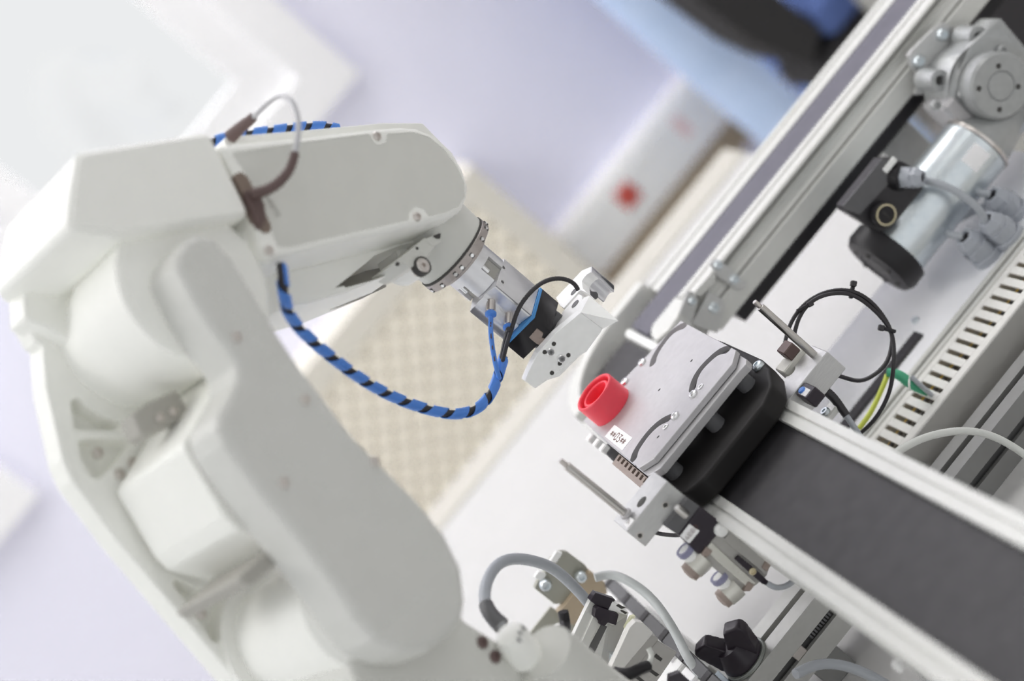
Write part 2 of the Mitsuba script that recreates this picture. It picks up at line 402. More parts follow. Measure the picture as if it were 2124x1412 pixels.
part(robot, 'wrist_motor_ring', cyl(onp(822, 545, J5+N*-.03, N), onp(822, 545, J5+N*-.03, N)+N*.03, .021, bev=.002), 'm_robot')
# elbow housing
bx = [(163, 313), (436, 271), (523, 446), (366, 471), (250, 490), (140, 470), (148, 396)]
EB = rnd(rob(bx, .058), .006)
near = np.array([RP(a, .058, b) for a, b in inset(ccw(EB), .0035)]+[RP(a, .0545, b) for a, b in EB])
cen = EB.mean(0)
far = np.array([RP(*(cen[0]+(a-cen[0])*.86, -.075, cen[1]+(b-cen[1])*.80)) for a, b in EB]+[RP(a, -.058, b) for a, b in EB])
part(robot, 'elbow_housing', hull(np.vstack([near, far])), 'm_robot', smooth=40)
rc_ = rnd(rob([(45, 440), (22, 480), (14, 600), (18, 690), (62, 708), (112, 738), (200, 650), (200, 520)], -.073), .004)
part(robot, 'elbow_rear_cover', slab(rc_, -.074, -.045, .005, .003, RM()), 'm_robot', smooth=50)
# cable slot plug between elbow housing and cover
sl = rnd(rob(crop(0, 150, .33286, [(1455, 640), (1500, 620), (1540, 650), (1600, 760), (1640, 850), (1690, 960), (1680, 1000), (1640, 1000), (1600, 960), (1570, 890)]), .0553), .0018)
part(robot, 'cable_slot', slab(sl, .050, .0556, M=RM()), 'm_slot_brown', 'dark oblong cable slot')
plug = rnd(rob(crop(0, 150, .33286, [(1520, 742), (1600, 742), (1640, 830), (1650, 920), (1620, 975), (1590, 930)]), .058), .001)
part(robot, 'cable_plug', slab(plug, .0545, .0605, 0, .001, RM()), 'm_brown', 'brown rubber plug')
# lip with two screws under the elbow housing
lip = rnd(rob([(505, 470), (545, 470), (556, 520), (540, 565), (525, 575), (500, 540)], .040), .0015)
part(robot, 'elbow_flange', slab(lip, -.04, .042, .001, .002, RM()), 'm_robot')
screw(robot, onp(515, 550, J5+N*.043, N), N, .0034, .002)
# lower arm: near plate, far plate
J3 = (-.2162, .1012); J2 = (-.3340, -.1100)
npl = [(413, 483), (390, 494), (372, 520), (368, 550), (385, 585), (405, 625), (440, 680), (475, 725), (493, 755), (494, 785), (475, 825), (456, 855), (453, 885), (468, 920), (534, 1012), (628, 1125), (685, 1200), (734, 1275), (779, 1324), (835, 1350), (892, 1350), (935, 1318), (964, 1279), (969, 1242), (960, 1174), (926, 1106), (868, 1035), (737, 904), (632, 768), (570, 675), (520, 592), (480, 528), (445, 492)]
NP = rnd(rob(npl, .085), .003)
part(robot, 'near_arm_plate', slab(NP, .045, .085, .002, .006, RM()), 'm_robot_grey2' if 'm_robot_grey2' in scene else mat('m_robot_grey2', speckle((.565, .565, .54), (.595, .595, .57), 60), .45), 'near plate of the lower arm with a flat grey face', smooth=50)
for px, py in [(632, 829), (777, 957), (588, 1001), (490, 699)]:
    screw(robot, onp(px, py, J5+N*.085, N)+N*.0002, N, .0036, .0022)
fpl = list(rob([(62, 700), (58, 731), (65, 828), (97, 974), (116, 1017), (205, 1136), (410, 1412)], -.085))
a = math.atan2(J2[1]-.0-fpl[-1][1], J2[0]-fpl[-1][0])
low = [(J2[0]+.062*math.cos(q), J2[1]+.062*math.sin(q)) for q in np.linspace(math.radians(-165), math.radians(20), 14)]
top = [(-.2020, .070), (-.1800, .105), (-.1850, .135), (-.205, .155), (-.235, .162)]
FP = rnd(np.array(fpl[:-1]+low+top), .003)
plate = slab(FP, -.085, -.060, .004, .002, RM())
def pocket(pts, t=-.060): return ccw(rnd(rob(pts, t), .0022))
pk = [pocket(crop(0, 650, .5395, q)) for q in ([(270, 335), (295, 320), (330, 355), (400, 400), (470, 415), (455, 450), (380, 452), (285, 450)], [(298, 490), (340, 480), (500, 482), (505, 500), (440, 585), (375, 640), (345, 620), (310, 560)], [(660, 1035), (680, 1020), (760, 1060), (850, 1070), (870, 1090), (850, 1170), (845, 1265), (820, 1265), (760, 1180)])]
plate = cut(plate, *[slab(q, -.077, -.05, M=RM()) for q in pk])
part(robot, 'far_arm_plate', plate, 'm_robot', 'far plate of the lower arm with recessed pockets', smooth=50)
for px, py in crop(0, 650, .5395, [(458, 618), (508, 575), (375, 537), (772, 1155)]):
    screw(robot, onp(px, py, J5+N*-.060, N)+N*.0004, N, .0040, .0026)
# elbow drum, motor cover, shoulder drum between the plates
def drum(c, t0, t1, r, steps=(), m='m_robot', name='drum', bev=.004, label=None):
    prof = [(0, 0)]+list(steps)+[(r-bev, 0) if not steps else (r, steps[-1][1]), (r, (t1-t0)-bev), (r-bev, t1-t0), (0, t1-t0)]
    return part(robot, name, lathe(prof, RP(c[0], t0, c[1]), N, 64), m, label, smooth=40)
drum(J3, -.062, .046, .0555, name='elbow_drum')
drum(J3, -.030, .0455, .0575, name='elbow_drum_collar', bev=.002)
drum((J2[0]-.003, J2[1]+.002), -.0605, .046, .0465, name='shoulder_drum', bev=.006)
drum((J2[0]-.003, J2[1]+.002), -.0605, -.056, .0510, name='shoulder_ring', bev=.001)
mc = list(rob([(255, 992), (237, 1020), (318, 1157), (345, 1185), (437, 1211)], -.054))
mc = rnd(np.array(mc+[mc[-1]+[.075, .02], mc[0]+[.085, .0]]), .007)
part(robot, 'motor_cover', slab(mc, -.056, .0445, .006, .001, RM()), 'm_robot', 'rounded white motor cover between the arm plates', smooth=50)
# metal bracket under the elbow drum
q = onp(335, 862, J5+N*0, N)
bk = rnd(rob(crop(0, 650, .5395, [(500, 395), (545, 360), (665, 300), (715, 375), (690, 410), (560, 480), (530, 470)]), .0), .001)
part(robot, 'stop_bracket', slab(bk, -.014, .004, .001, .001, RM()), 'm_robot_dark', 'dark metal stop bracket with two screws')
for px, py in crop(0, 650, .5395, [(612, 402), (664, 378)]): screw(robot, onp(px, py, J5+N*.004, N), N, .0036, .003)
part(robot, 'arm_cross_web', slab(rnd(rob([(452, 1222), (536, 1148), (552, 1178), (480, 1236)], 0.02), .002), -.04, .0445, M=RM()), 'm_robot_dark')  # dark slab stands in for the gap below the motor cover
# rear lug on the elbow housing
lug = rnd(rob(crop(0, 650, .5395, [(60, 40), (110, 0), (215, 60), (212, 110), (190, 178), (110, 130)]), -.072), .003)
part(robot, 'elbow_lug', slab(lug, -.080, -.060, .002, .002, RM()), 'm_robot')
screw(robot, onp(147, 678, J5+N*-.060, N), N, .005, .003)
# base: turret below the shoulder, column down to the table plinth
bs = rnd(rob([(880, 1180), (930, 1240), (968, 1288), (1031, 1327), (1075, 1345), (1150, 1345), (1260, 1412), (1330, 1475), (1330, 1640), (780, 1640), (740, 1420), (700, 1300)], .0445), .005)
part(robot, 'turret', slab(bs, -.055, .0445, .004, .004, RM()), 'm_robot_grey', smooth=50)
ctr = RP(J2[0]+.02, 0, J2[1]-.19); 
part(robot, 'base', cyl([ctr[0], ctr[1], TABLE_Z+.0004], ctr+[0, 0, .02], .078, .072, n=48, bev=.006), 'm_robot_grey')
for px, py in [(1001, 1332), (1027, 1362)]: screw(robot, onp(px, py, J5+N*.045, N), N, .0046, .002, 'm_brown')
bo = onp(1152, 1365, J5+N*.060, N)
part(robot, 'connector_boss', lathe([(0, -.05), (.021, -.05), (.021, .010), (.0195, .0125), (0, .0125)], bo, unit(Z+.35*N-.2*H), 36), 'm_robot_grey', smooth=40)
bsh = rnd(rob([(1120, 1350), (1150, 1338), (1207, 1337), (1308, 1412), (1345, 1445), (1200, 1520), (1110, 1450)], .062), .002)
part(robot, 'boss_shoulder', slab(bsh, .03, .060, .0, .003, RM()), 'm_robot_grey')
do = onp(1066, 1328, J5+N*.055, N)
part(robot, 'cable_socket', lathe([(0, -.02), (.0125, -.02), (.0125, .003), (.010, .0075), (.005, .009), (0, .0092)], do, unit(Z*.9+N*.35), 28), 'm_robot', 'pale round cable socket', smooth=40)
for s in (-1, 0, 1): part(robot, 'socket_slit', cbox(do+N*.012+H*(.005*s)+Z*(.004-.001*abs(s)), [.0018, .001, .004], .0002), 'm_dark_grey')

# ------------------------------------------------------------------ wrist
def AX(z, x=0, y=0): return np.array([FL[0]+x, FL[1]+y, z])
zf = FL[2]
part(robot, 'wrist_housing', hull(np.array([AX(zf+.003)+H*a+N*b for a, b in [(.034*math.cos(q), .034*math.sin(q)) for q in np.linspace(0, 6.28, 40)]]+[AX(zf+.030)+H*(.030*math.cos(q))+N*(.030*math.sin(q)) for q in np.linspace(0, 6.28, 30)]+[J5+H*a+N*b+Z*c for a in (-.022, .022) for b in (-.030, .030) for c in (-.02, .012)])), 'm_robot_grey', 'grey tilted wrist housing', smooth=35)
sidep = rnd(rob(crop(780, 440, .17, [(200, 620), (480, 400), (560, 330), (700, 420), (600, 570), (480, 660), (380, 700), (310, 670)]), .030), .001)
part(robot, 'wrist_side_block', slab(sidep, .0, .034, 0, .001, RM()), 'm_robot_grey')
for px, py in crop(780, 440, .17, [(500, 440), (270, 628)]):
    P = onp(px, py, J5+N*.0342, N); part(robot, 'screw_hole', cyl(P-N*.002, P+N*.0003, .0013, n=12), 'm_void')
P = onp(878, 550, J5+N*.036, N)
part(robot, 'axis_plug', lathe([(0, -.008), (.0062, -.008), (.0062, 0), (.0055, .0006), (.0017, .0006), (.0015, -.002), (0, -.002)], P, N, 28), 'm_steel', 'round steel plug with a socket')
part(robot, 'axis_plug_ring', ring(P-N*.006, N, .0062, .0074, .0062), 'm_void')
part(robot, 'wrist_gap', slab(rnd(rob(crop(780, 440, .17, [(690, 290), (790, 250), (780, 320), (740, 320)]), .0355), .0006), .02, .0358, M=RM()), 'm_void')
part(robot, 'wrist_latch', slab(rnd(rob(crop(780, 440, .17, [(590, 330), (700, 280), (790, 330), (790, 370), (690, 415)]), .0345), .0008), .01, .0350, 0, .0006, RM()), 'm_robot_grey')
part(robot, 'flange_gasket', cyl(AX(zf+.0022), AX(zf+.0040), .0350, n=64), 'm_void')
part(robot, 'flange', cyl(AX(zf-.0052), AX(zf+.0024), .0352, n=64, bev=.0006), 'm_flange', 'brown grey tool flange')
part(robot, 'flange_step', cyl(AX(zf-.0095), AX(zf-.0050), .0262, n=64, bev=.0004), 'm_flange')
for q in np.radians([-165, -138, -112, -100, -80, -52, -28, -8]):
    d = np.array([math.cos(q), math.sin(q), 0]); P = AX(zf-.0024)+d*.0345
    part(robot, 'flange_notch', cbox(P, [.003, .0030, .0042], .0002, frame([0, 0, 0], d, np.cross(Z, d))), 'm_void')
    k = part(robot, 'flange_screw', cyl(P-d*.002, P+d*.0016, .0017, n=12, bev=.0003), 'm_chrome')

# ------------------------------------------------------------------ the gripper on the flange
ZA = zf-.0098; ZB = 1.1025
grip = thing('gripper', 'silver pneumatic gripper with two jaws below the robot wrist', 'gripper')
adp = cyl(AX(ZB), AX(ZA), .0214, n=64, bev=.0007)
P1, P2 = onz(1034, 566, 1.1045), onz(1000, 600, 1.1045)
dn = unit((P1-AX(1.1045))*[1, 1, 0]); tn = np.cross(Z, dn)
def pocketbox(ang, w, z0, z1, dep):
    d = np.array([math.cos(ang), math.sin(ang), 0]); c = AX((z0+z1)/2)+d*(.0214+.004-dep/2)
    return cbox(c, [dep+.008, w, z1-z0], .0001, frame([0, 0, 0], d, np.cross(Z, d))), d
pz0, pz1 = ZB-.002, ZB+.0150
a1 = math.radians(-62); t1, d1 = pocketbox(a1, .0135, pz0, pz1, .009)
a2 = math.radians(-152); t2, d2 = pocketbox(a2, .012, pz0, pz1, .009)
part(grip, 'adapter', cut(adp, t1, t2), 'm_alu', 'round adapter with two milled pockets', smooth=35)
for d, w_ in ((d1, .0131), (d2, .0116)):
    tt = np.cross(Z, d)
    c = AX((pz0+pz1)/2)+d*.0162; part(grip, 'pocket_floor', cbox(c, [.0008, w_, pz1-pz0-.0008], .0001, frame([0, 0, 0], d, tt)), 'm_robot_dark')  # dark plate paints the shade inside the milled pocket
    part(grip, 'clamp_screw', cyl(AX(pz1-.0002)+d*.0175-tt*.003, AX(pz1-.0075)+d*.0175-tt*.003, .0024, n=16, bev=.0004), 'm_chrome')
def gz(px, py, z=ZB): return onz(px, py, z)[:2]
A_, B_, C_ = gz(1045, 536), gz(1028, 591), gz(991, 625)
G_ = gz(1010, 607); G2_ = gz(1002, 614)
c0 = AX(0)[:2]
D_ = c0+(c0-B_)*1.02; E_ = c0+(c0-C_)*.9
inw = unit(c0-G_)
foot = np.array([A_, B_, B_+(G_-B_)*.3+inw*.0006, G_+inw*.0022, G2_+inw*.0022, G2_, C_, C_+(c0-A_)*.45, D_, E_])
foot = np.array(sg.Polygon(foot).buffer(0).exterior.coords)[:-1]
# find the lower edge from the ridge above the sensor block
def zdrop(px, py, q):
    lo, hi = .95, 1.12
    for _ in range(40):
        m = (lo+hi)/2; d = np.array([q[0], q[1], m])-CAM
        yy = 706+FPX*(d@CD)/(d@CF)
        if yy > py: lo = m
        else: hi = m
    return m
ZC = zdrop(1106, 654, B_)
part(grip, 'body', slab(foot, ZC, ZB-.0002, .0005, .0008), 'm_alu', 'grey machined gripper body', smooth=30)
nA = unit(np.r_[(A_-B_)[1], -(A_-B_)[0], 0]); nC = unit(np.r_[(B_-C_)[1], -(B_-C_)[0], 0])
if nA[1] > 0: nA = -nA
if nC[1] > 0: nC = -nC
for px, py in [(1042, 585), (1044, 555)]:
    Pq = onp(px, py, np.r_[B_, ZB], nA); part(grip, 'body_hole', ring(Pq-nA*.001, nA, .0017, .0026, .0013, 20), 'm_chrome')
    part(grip, 'hole_bottom', cyl(Pq-nA*.001, Pq+nA*.0002, .0017, n=16), 'm_dark_grey')
ZD = ZC-.0028; ZE = zdrop(1151, 687, B_)
sens = thing('camera_sensor', 'small black sensor box with a blue rim on the gripper', 'sensor')
sf = np.array([A_, B_, C_, C_+(c0-A_)*.45, D_, E_]); sf = c0+(sf-c0)*1.06; sf = np.array(sg.Polygon(sf).convex_hull.exterior.coords)[:-1]
part(sens, 'rim', slab(sf, ZD, ZC-.0002, .0001, .0003), 'm_blue_face', 'blue rim')
part(sens, 'housing', slab(sf, ZE, ZD-.0001, .0004, .0001), 'm_black_soft')
P0 = np.r_[sf[np.argmin(np.linalg.norm(sf-(c0+(B_-c0)*1.06), axis=1))], 0]
pl = [onp(px, py, P0, nC) for px, py in crop(1050, 540, .1983, [(240, 790), (322, 702), (388, 752), (372, 795), (405, 810), (425, 800), (450, 830), (380, 915), (345, 900), (350, 870), (310, 850)])]
Mc = frame(P0, unit(np.cross(Z, nC)), Z, nC)
q2 = np.array([[(p-P0)@Mc[:3, 0], (p-P0)@Z] for p in pl])
part(sens, 'plug', slab(q2, -.001, .0025, 0, .0003, Mc), 'm_comb', 'grey connector plug')

# jaws
ZJ = zdrop(1104, 648, onz(1104, 648, 1.036)[:2]); ZJ = 1.0365
YF = onz(1050+.1983*780, 540+.1983*545, ZJ)[1]
jp = [ony(px, py, YF) for px, py in crop(1050, 540, .1983, [(780, 545), (1010, 715), (990, 752), (835, 962), (800, 968), (612, 1160), (555, 1215), (430, 1252), (305, 1340), (195, 1260), (240, 1150), (330, 970), (510, 765)])]
JP = np.array([[p[0], p[2]] for p in jp])
My = frame([0, YF, 0], [1, 0, 0], [0, 0, 1], [0, -1, 0])
nj = part(grip, 'near_jaw', slab(rnd(JP, .0006), -.011, 0, .0006, .0006, My), 'm_alu_jaw', 'near jaw plate with screws', smooth=30)
f1, f2 = onz(1050+.1983*870, 540+.1983*370, ZJ), ony(1050+.1983*1010, 540+.1983*715, YF)
zlow = f2[2]
tip = onz(1050+.1983*1175, 540+.1983*632, zlow)
v0 = np.array([jp[0][0], YF, ZJ]); v1 = np.array([jp[1][0], YF, zlow])
back = np.array([0, .011, 0])
mid = onz(1050+.1983*1060, 540+.1983*545, (ZJ+zlow)/2)
part(nj, 'wing', hull(np.array([v0, v1, f1, tip, v0+back, v1+back, f1+[-.003, .008, 0], tip+[-.004, .008, 0]])), 'm_alu_jaw', smooth=False)
tp = np.array([onz(px, py, ZJ-.0003)[:2] for px, py in crop(1050, 540, .1983, [(870, 372), (780, 545), (515, 762), (330, 968), (300, 945), (510, 700), (590, 540), (760, 352), (790, 365), (800, 420)])])
part(nj, 'top_plate', slab(ccw(tp), ZJ-.006, ZJ-.0001, 0, .0004), 'm_alu_jaw', smooth=False)
for (px, py) in crop(1050, 540, .1983, [(448, 938), (565, 1008)]):
    P = ony(px, py+2, YF); k = part(nj, 'screw', cyl(P+[0, .001, 0], P-[0, .0055, 0], .0032, n=20, bev=.0006), 'm_chrome')
    part(k, 'socket', cyl(P-[0, .0050, 0], P-[0, .0057, 0], .0015, n=6), 'm_dark_grey')
for (px, py) in crop(1050, 540, .1983, [(498, 872), (650, 990), (402, 958), (560, 1078), (478, 1176)]):
    P = ony(px, py, YF); part(nj, 'hole', cyl(P+[0, .001, 0], P-[0, .0003, 0], .0018, n=16), 'm_void')
fj = np.array([onz(px, py, ZJ)[:2] for px, py in crop(1050, 540, .1983, [(880, 68), (790, 105), (520, 390), (560, 470), (600, 500), (770, 312), (800, 318), (860, 350), (800, 290), (790, 215), (812, 180), (845, 145), (885, 122)])])
fjp = np.array(sg.Polygon(fj).buffer(0).exterior.coords)[:-1]
fk = part(grip, 'far_jaw', slab(ccw(fjp), ZJ-.009, ZJ, .0004, .0004), 'm_alu_jaw', 'far jaw with a curved gripping face', smooth=30)
# curved gripping face of the far jaw
e0, e1 = onz(1050+.1983*790, 540+.1983*212, ZJ), onz(1050+.1983*885, 540+.1983*122, ZJ)
ex = unit(e1-e0); ey = np.cross(Z, ex); L_ = np.linalg.norm(e1-e0)
arc = [(-.002, 0)]+[(s*L_, -.0055*math.sin(math.pi*min(1, s*1.05))*-1) for s in np.linspace(0, 1, 12)]
prof = np.array(arc+[(L_+.001, .011), (-.002, .011)])
part(fk, 'gripping_face', slab(prof, -.027, -.0006, .0005, .0004, frame(e0, ex, ey, Z)), 'm_alu', smooth=40)
hp = onp(1050+.1983*915, 540+.1983*352, e0+ey*.003, -ey); part(fk, 'hole', cyl(hp+ey*.004, hp-ey*.0035, .0036, n=24), 'm_dark_grey')
for px, py in crop(1050, 540, .1983, [(722, 455), (712, 325)]):
    P = onz(px, py, ZJ); part(fk if py < 610 else nj, 'hole', cyl(P-[0, 0, .002], P+[0, 0, .0003], .0040, n=24), 'm_dark_grey')
part(grip, 'jaw_carriage', bbox(np.r_[c0-[.016, .012], ZJ-.012], np.r_[c0+[.018, .014], ZE-.0003], .001), 'm_dark_grey')

# air fittings and the two air hoses
for i, (px, py) in enumerate([(1018, 634), (1055, 662)]):
    P = onp(px, py, np.r_[C_, ZB], nC); d = unit(CD-CF*.45)
    k = thing('air_fitting', ['steel push-in fitting nearer the flange with the blue hose', 'steel push-in fitting beside the black cables'][i], 'fitting', 'push-in fittings on the gripper')
    part(k, 'body', cyl(P-d*.005, P+d*.005, .0038, n=20, bev=.0006), 'm_steel')
    part(k, 'collar', lathe([(0, .005), (.0036, .005), (.0046, .0062), (.0046, .0086), (.0030, .0098), (0, .0098)], P, d, 20), 'm_blue', 'blue release collar')
hz = [P for P in []]
p0 = onp(1018, 634, np.r_[C_, ZB], nC)+unit(CD-CF*.45)*.0090
hp_ = [p0, p0+unit(CD-CF*.3)*.006, at(1018, 690, 1.366), at(1023, 730, 1.376), at(1031, 768, 1.380), at(1036, 785, 1.384)]
hose = thing('air_hose', 'thin bright blue air hose with printed marks at the gripper', 'hose')
part(hose, 'hose_tube', tube(hp_, .0020, 50, 12), 'm_blue')
hc = spline(hp_, 50)
for q in (8, 12, 20, 27, 34):
    d = unit(hc[q+1]-hc[q]); off = unit(CAM-hc[q]); off = unit(off-d*(off@d)); s = np.cross(d, off)
    part(hose, 'print_mark', cbox(hc[q]+off*.0019, [.0042, .0011, .0004], .0001, frame([0, 0, 0], d, s, off)), 'm_ink')
sc = [(1199, 601, 1.395), (1192, 590, 1.393), (1175, 580, 1.39), (1150, 578, 1.387), (1122, 588, 1.383), (1096, 611, 1.380), (1076, 640, 1.378), (1063, 676, 1.378), (1053, 708, 1.380), (1044, 742, 1.386), (1040, 760, 1.39)]
single('sensor_cable', tube([at(*p) for p in sc], .0018, 90), 'm_black', 'black cable arching from the hoses to the gripper jaw', 'cable')
sc2 = [(1055, 682, 1.366), (1052, 690, 1.383), (1046, 715, 1.384), (1040, 745, 1.389), (1036, 765, 1.392)]
single('air_hose', tube([at(*p) for p in sc2], .0020, 40), 'm_black', 'short dark hose beside the black sensor cable', 'hose')

# the spiral wrapped bundle
sp = [(582, 545, 1.212), (585, 575, 1.212), (590, 610, 1.218), (598, 645, 1.232), (626, 686, 1.25), (680, 734, 1.272), (750, 786, 1.30), (830, 829, 1.33), (900, 852, 1.35), (950, 858, 1.362), (996, 842, 1.375), (1026, 800, 1.385), (1040, 757, 1.390), (1046, 738, 1.391)]
SPP = [at(*p) for p in sp]
hosew = thing('hose_bundle', 'black hoses in a blue spiral wrap hanging below the forearm', 'hose')
part(hosew, 'core', tube(SPP, .0030, 120, 12), 'm_black')
part(hosew, 'spiral_wrap', wrap(SPP, .0045, .0208, .68), 'm_blue', 'blue spiral wrap', smooth=True)
up = [(425, 302, 1.30), (450, 292, 1.31), (490, 283, 1.325), (530, 277, 1.335), (580, 270, 1.35), (630, 264, 1.365), (680, 264, 1.38), (700, 268, 1.385)]
UPP = [at(*p) for p in up]
hw2 = thing('hose_bundle', 'blue spiral wrapped hoses lying along the top of the forearm', 'hose')
part(hw2, 'core', tube(UPP, .0030, 80, 12), 'm_black')
part(hw2, 'spiral_wrap', wrap(UPP, .0046, .0185, .68), 'm_blue', 'blue spiral wrap', smooth=True)

# grey cable loop at the elbow
lp = [(527, 402, 1.207), (548, 396, 1.204), (572, 383, 1.203), (590, 366, 1.204), (602, 348, 1.206), (613, 312, 1.210), (619, 270, 1.216), (614, 230, 1.225), (598, 204, 1.235), (578, 200, 1.244), (556, 213, 1.252), (535, 233, 1.258), (522, 246, 1.262), (500, 264, 1.268), (478, 284, 1.274)]
LPP = spline([at(*p) for p in lp], 120)
loop = thing('cable_loop', 'light grey cable looping over the forearm at the elbow', 'cable')
part(loop, 'cable_jacket', tube(LPP, .0021, k=12, smooth=False), 'm_grey_cable2' if 'm_grey_cable2' in scene else mat('m_grey_cable2', (.50, .50, .52), .25))
part(loop, 'lower_sleeve', tube(LPP[:36], np.linspace(.0042, .0032, 36), k=14, smooth=False), 'm_brown', 'dark brown bend sleeve')
part(loop, 'upper_plug', tube(LPP[100:], np.linspace(.0036, .0052, 20), k=14, smooth=False), 'm_brown', 'dark plug behind the forearm')

# ------------------------------------------------------------------ front conveyor
def rail_profile(w=.0175, h=.062):
    """Cross section of a conveyor side rail, x across (0..w), z down from 0, with a groove on top and slots on its side."""
    g = sg.box(0, -h, w, 0)
    g = g.difference(sg.box(w*.42, -.0022, w*.58, 1)).difference(sg.box(w-.004, -.030, w+1, -.024))
    return g
conv = thing('conveyor', 'dark belt conveyor with white rails running to the front right corner', 'conveyor')
RZ = .882
def along_y(poly, y0, y1, x, flip=False):
    M = frame([x, y0, RZ], [-1 if flip else 1, 0, 0], [0, 0, 1], [0, 1, 0]); m = extr(poly, 0, y1-y0); m.apply_transform(M)
    m.fix_normals(); return m
part(conv, 'rail', along_y(rail_profile(), -1.0, -.050, -.0555+.0175, True), 'm_rail', smooth=False)
part(conv, 'rail', along_y(rail_profile(), -1.0, -.0555, .0555-.0175), 'm_rail', smooth=False)
part(conv, 'belt', bbox([-.0376, -1.0, .866], [.0376, .283, .8755], .0005), 'm_belt', 'dark grey conveyor belt')
part(conv, 'slider_bed', bbox([-.0378, -.98, .826], [.0378, .282, .8655], .001), 'm_slot')
part(conv, 'support_foot', bbox([-.02, -.52, TABLE_Z+.0002], [.02, -.48, .827], .001), 'm_profile')
part(conv, 'support_foot', bbox([-.02, .19, TABLE_Z+.0002], [.02, .23, .827], .001), 'm_profile')
part(conv, 'rear_rail', along_y(rail_profile(), -.048, .225, -.0555+.0175, True), 'm_rail', smooth=False)
cc = np.array([.048, .218]); r_o, r_i = .1035, .0865
arcp = [(.0945, cc[1]+r_o)]+[(cc[0]+r_o*math.cos(q), cc[1]+r_o*math.sin(q)) for q in np.linspace(math.pi/2, math.pi, 24)]+[(cc[0]+r_i*math.cos(q), cc[1]+r_i*math.sin(q)) for q in np.linspace(math.pi, math.pi/2, 24)]+[(.0945, cc[1]+r_i)]
part(conv, 'curved_guide', slab(ccw(np.array(arcp)), .836, .892, .001, .003), 'm_rail', 'curved white guide rail at the corner', smooth=40)
ig = np.array([onz(px, py, .882)[:2] for px, py in crop(1180, 540, .1983, [(1335, 60), (1180, 240), (1080, 395), (965, 555), (895, 655), (862, 740), (860, 790), (910, 855), (1050, 740), (1140, 610), (1200, 440), (1260, 320), (1420, 90)])])
ig = np.array(sg.Polygon(ig).buffer(0).intersection(sg.box(-1, -1, .0975, .2322).union(sg.box(-1, -1, 1, .1965))).exterior.coords)[:-1]
part(conv, 'corner_guide', slab(ccw(rnd(ig, .002)), .845, .884, .001, .003), 'm_rail', 'white inner corner guide', smooth=40)
part(conv, 'cross_bar', cyl([.0452, .203, .873], [.0452, .291, .873], .0050, n=24, bev=.0005), 'm_white', 'pale end roller')

# ------------------------------------------------------------------ rear conveyor
conv2 = thing('conveyor', 'slim grey belt conveyor rising to the top right behind the carrier', 'conveyor')
XE = .66
def along_x(poly, x0, x1, y):
    """poly: (y towards the camera, z) cross section."""
    m = extr(poly, 0, x1-x0); m.apply_transform(frame([x0, y, RZ], [0, -1, 0], [0, 0, 1], [1, 0, 0])); m.fix_normals(); return m
fr = sg.Polygon([(0, 0), (.0285, 0), (.030, -.0015), (.030, -.0035), (.018, -.0035), (.018, -.0075), (.0255, -.0078), (.0285, -.0095), (.0265, -.0130), (.0262, -.0190), (.0285, -.0225), (.022, -.0225), (.022, -.0246), (.0302, -.0246), (.0316, -.0262), (.0316, -.0445), (.030, -.046), (0, -.046)]).difference(sg.box(.010, -.0025, .0150, 1))
part(conv2, 'front_rail', along_x(fr, .098, XE, .2325), 'm_rail', smooth=False)
bk_ = sg.box(0, -.046, .0335, 0).difference(sg.box(.010, -.003, .015, 1))
part(conv2, 'rear_rail', along_x(bk_, .095, XE, .3165), 'm_rail', smooth=False)
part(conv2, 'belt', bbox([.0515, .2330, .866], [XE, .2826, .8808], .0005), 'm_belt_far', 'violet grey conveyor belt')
part(conv2, 'bed', bbox([.10, .2335, .838], [XE, .2820, .8655], .001), 'm_slot')
part(conv2, 'return_strip', bbox([.12, .206, .8205], [XE, .286, .8352], .001), 'm_black_soft', 'black strip under the conveyor')  # plain black strip along the underside
part(conv2, 'slot_strip', bbox([.10, .2325-.0195, RZ-.0074], [XE-.01, .2325-.0178, RZ-.0036], .0001), 'm_slot', 'dark strip for the shade in the rail slot')  # dark strip paints the shade of the rail slot
for x in (.34,): part(conv2, 'support_foot', bbox([x, .235, TABLE_Z+.0002], [x+.04, .28, .8206], .001), 'm_profile')
def yplate(name, pts, y, th=.003, m='m_alu_raw', par=None, r=.0012, label=None):
    p = np.array([[q[0], q[2]] for q in (ony(px, py, y) for px, py in pts)])
    return part(par, name, slab(ccw(rnd(p, r)), 0, th, .0003, .0006, frame([0, y+th, 0], [1, 0, 0], [0, 0, 1], [0, -1, 0])), m, label, smooth=35)
def ybolt(par, px, py, y, r=.0038, h=.0035, m='m_zinc'):
    P = ony(px, py, y); k = part(par, 'bolt', lathe([(0, -.001), (r, -.001), (r, h*.6), (r*.8, h), (r*.5, h), (r*.45, h*.4), (0, h*.35)], P, [0, -1, 0], 18), m)
    return k
S = .1983
yplate('joint_plate', crop(1180, 540, S, [(1245, 320), (1300, 330), (1352, 400), (1345, 470), (1290, 660), (1200, 690), (1120, 640)]), .199, par=conv2, label='left joint plate')
yplate('joint_plate', crop(1180, 540, S, [(1470, 330), (1590, 390), (1640, 465), (1560, 760), (1400, 720), (1290, 665)]), .197, par=conv2, label='right joint plate')
yplate('clamp_plate', crop(1180, 540, S, [(1480, 30), (1560, -10), (1650, 50), (1860, 230), (1840, 290), (1760, 310), (1560, 170)]), .198, .005, par=conv2)
ybolt(conv2, 1180+S*1285, 540+S*425, .199); ybolt(conv2, 1180+S*1515, 540+S*495, .197, .0052)
ybolt(conv2, 1180+S*1560, 540+S*45, .198, .0046); ybolt(conv2, 1180+S*1730, 540+S*195, .198, .0046)
yplate('spacer', crop(1180, 540, S, [(1315, 330), (1490, 130), (1545, 150), (1530, 230), (1375, 385)]), .201, .008, 'm_rail', conv2)

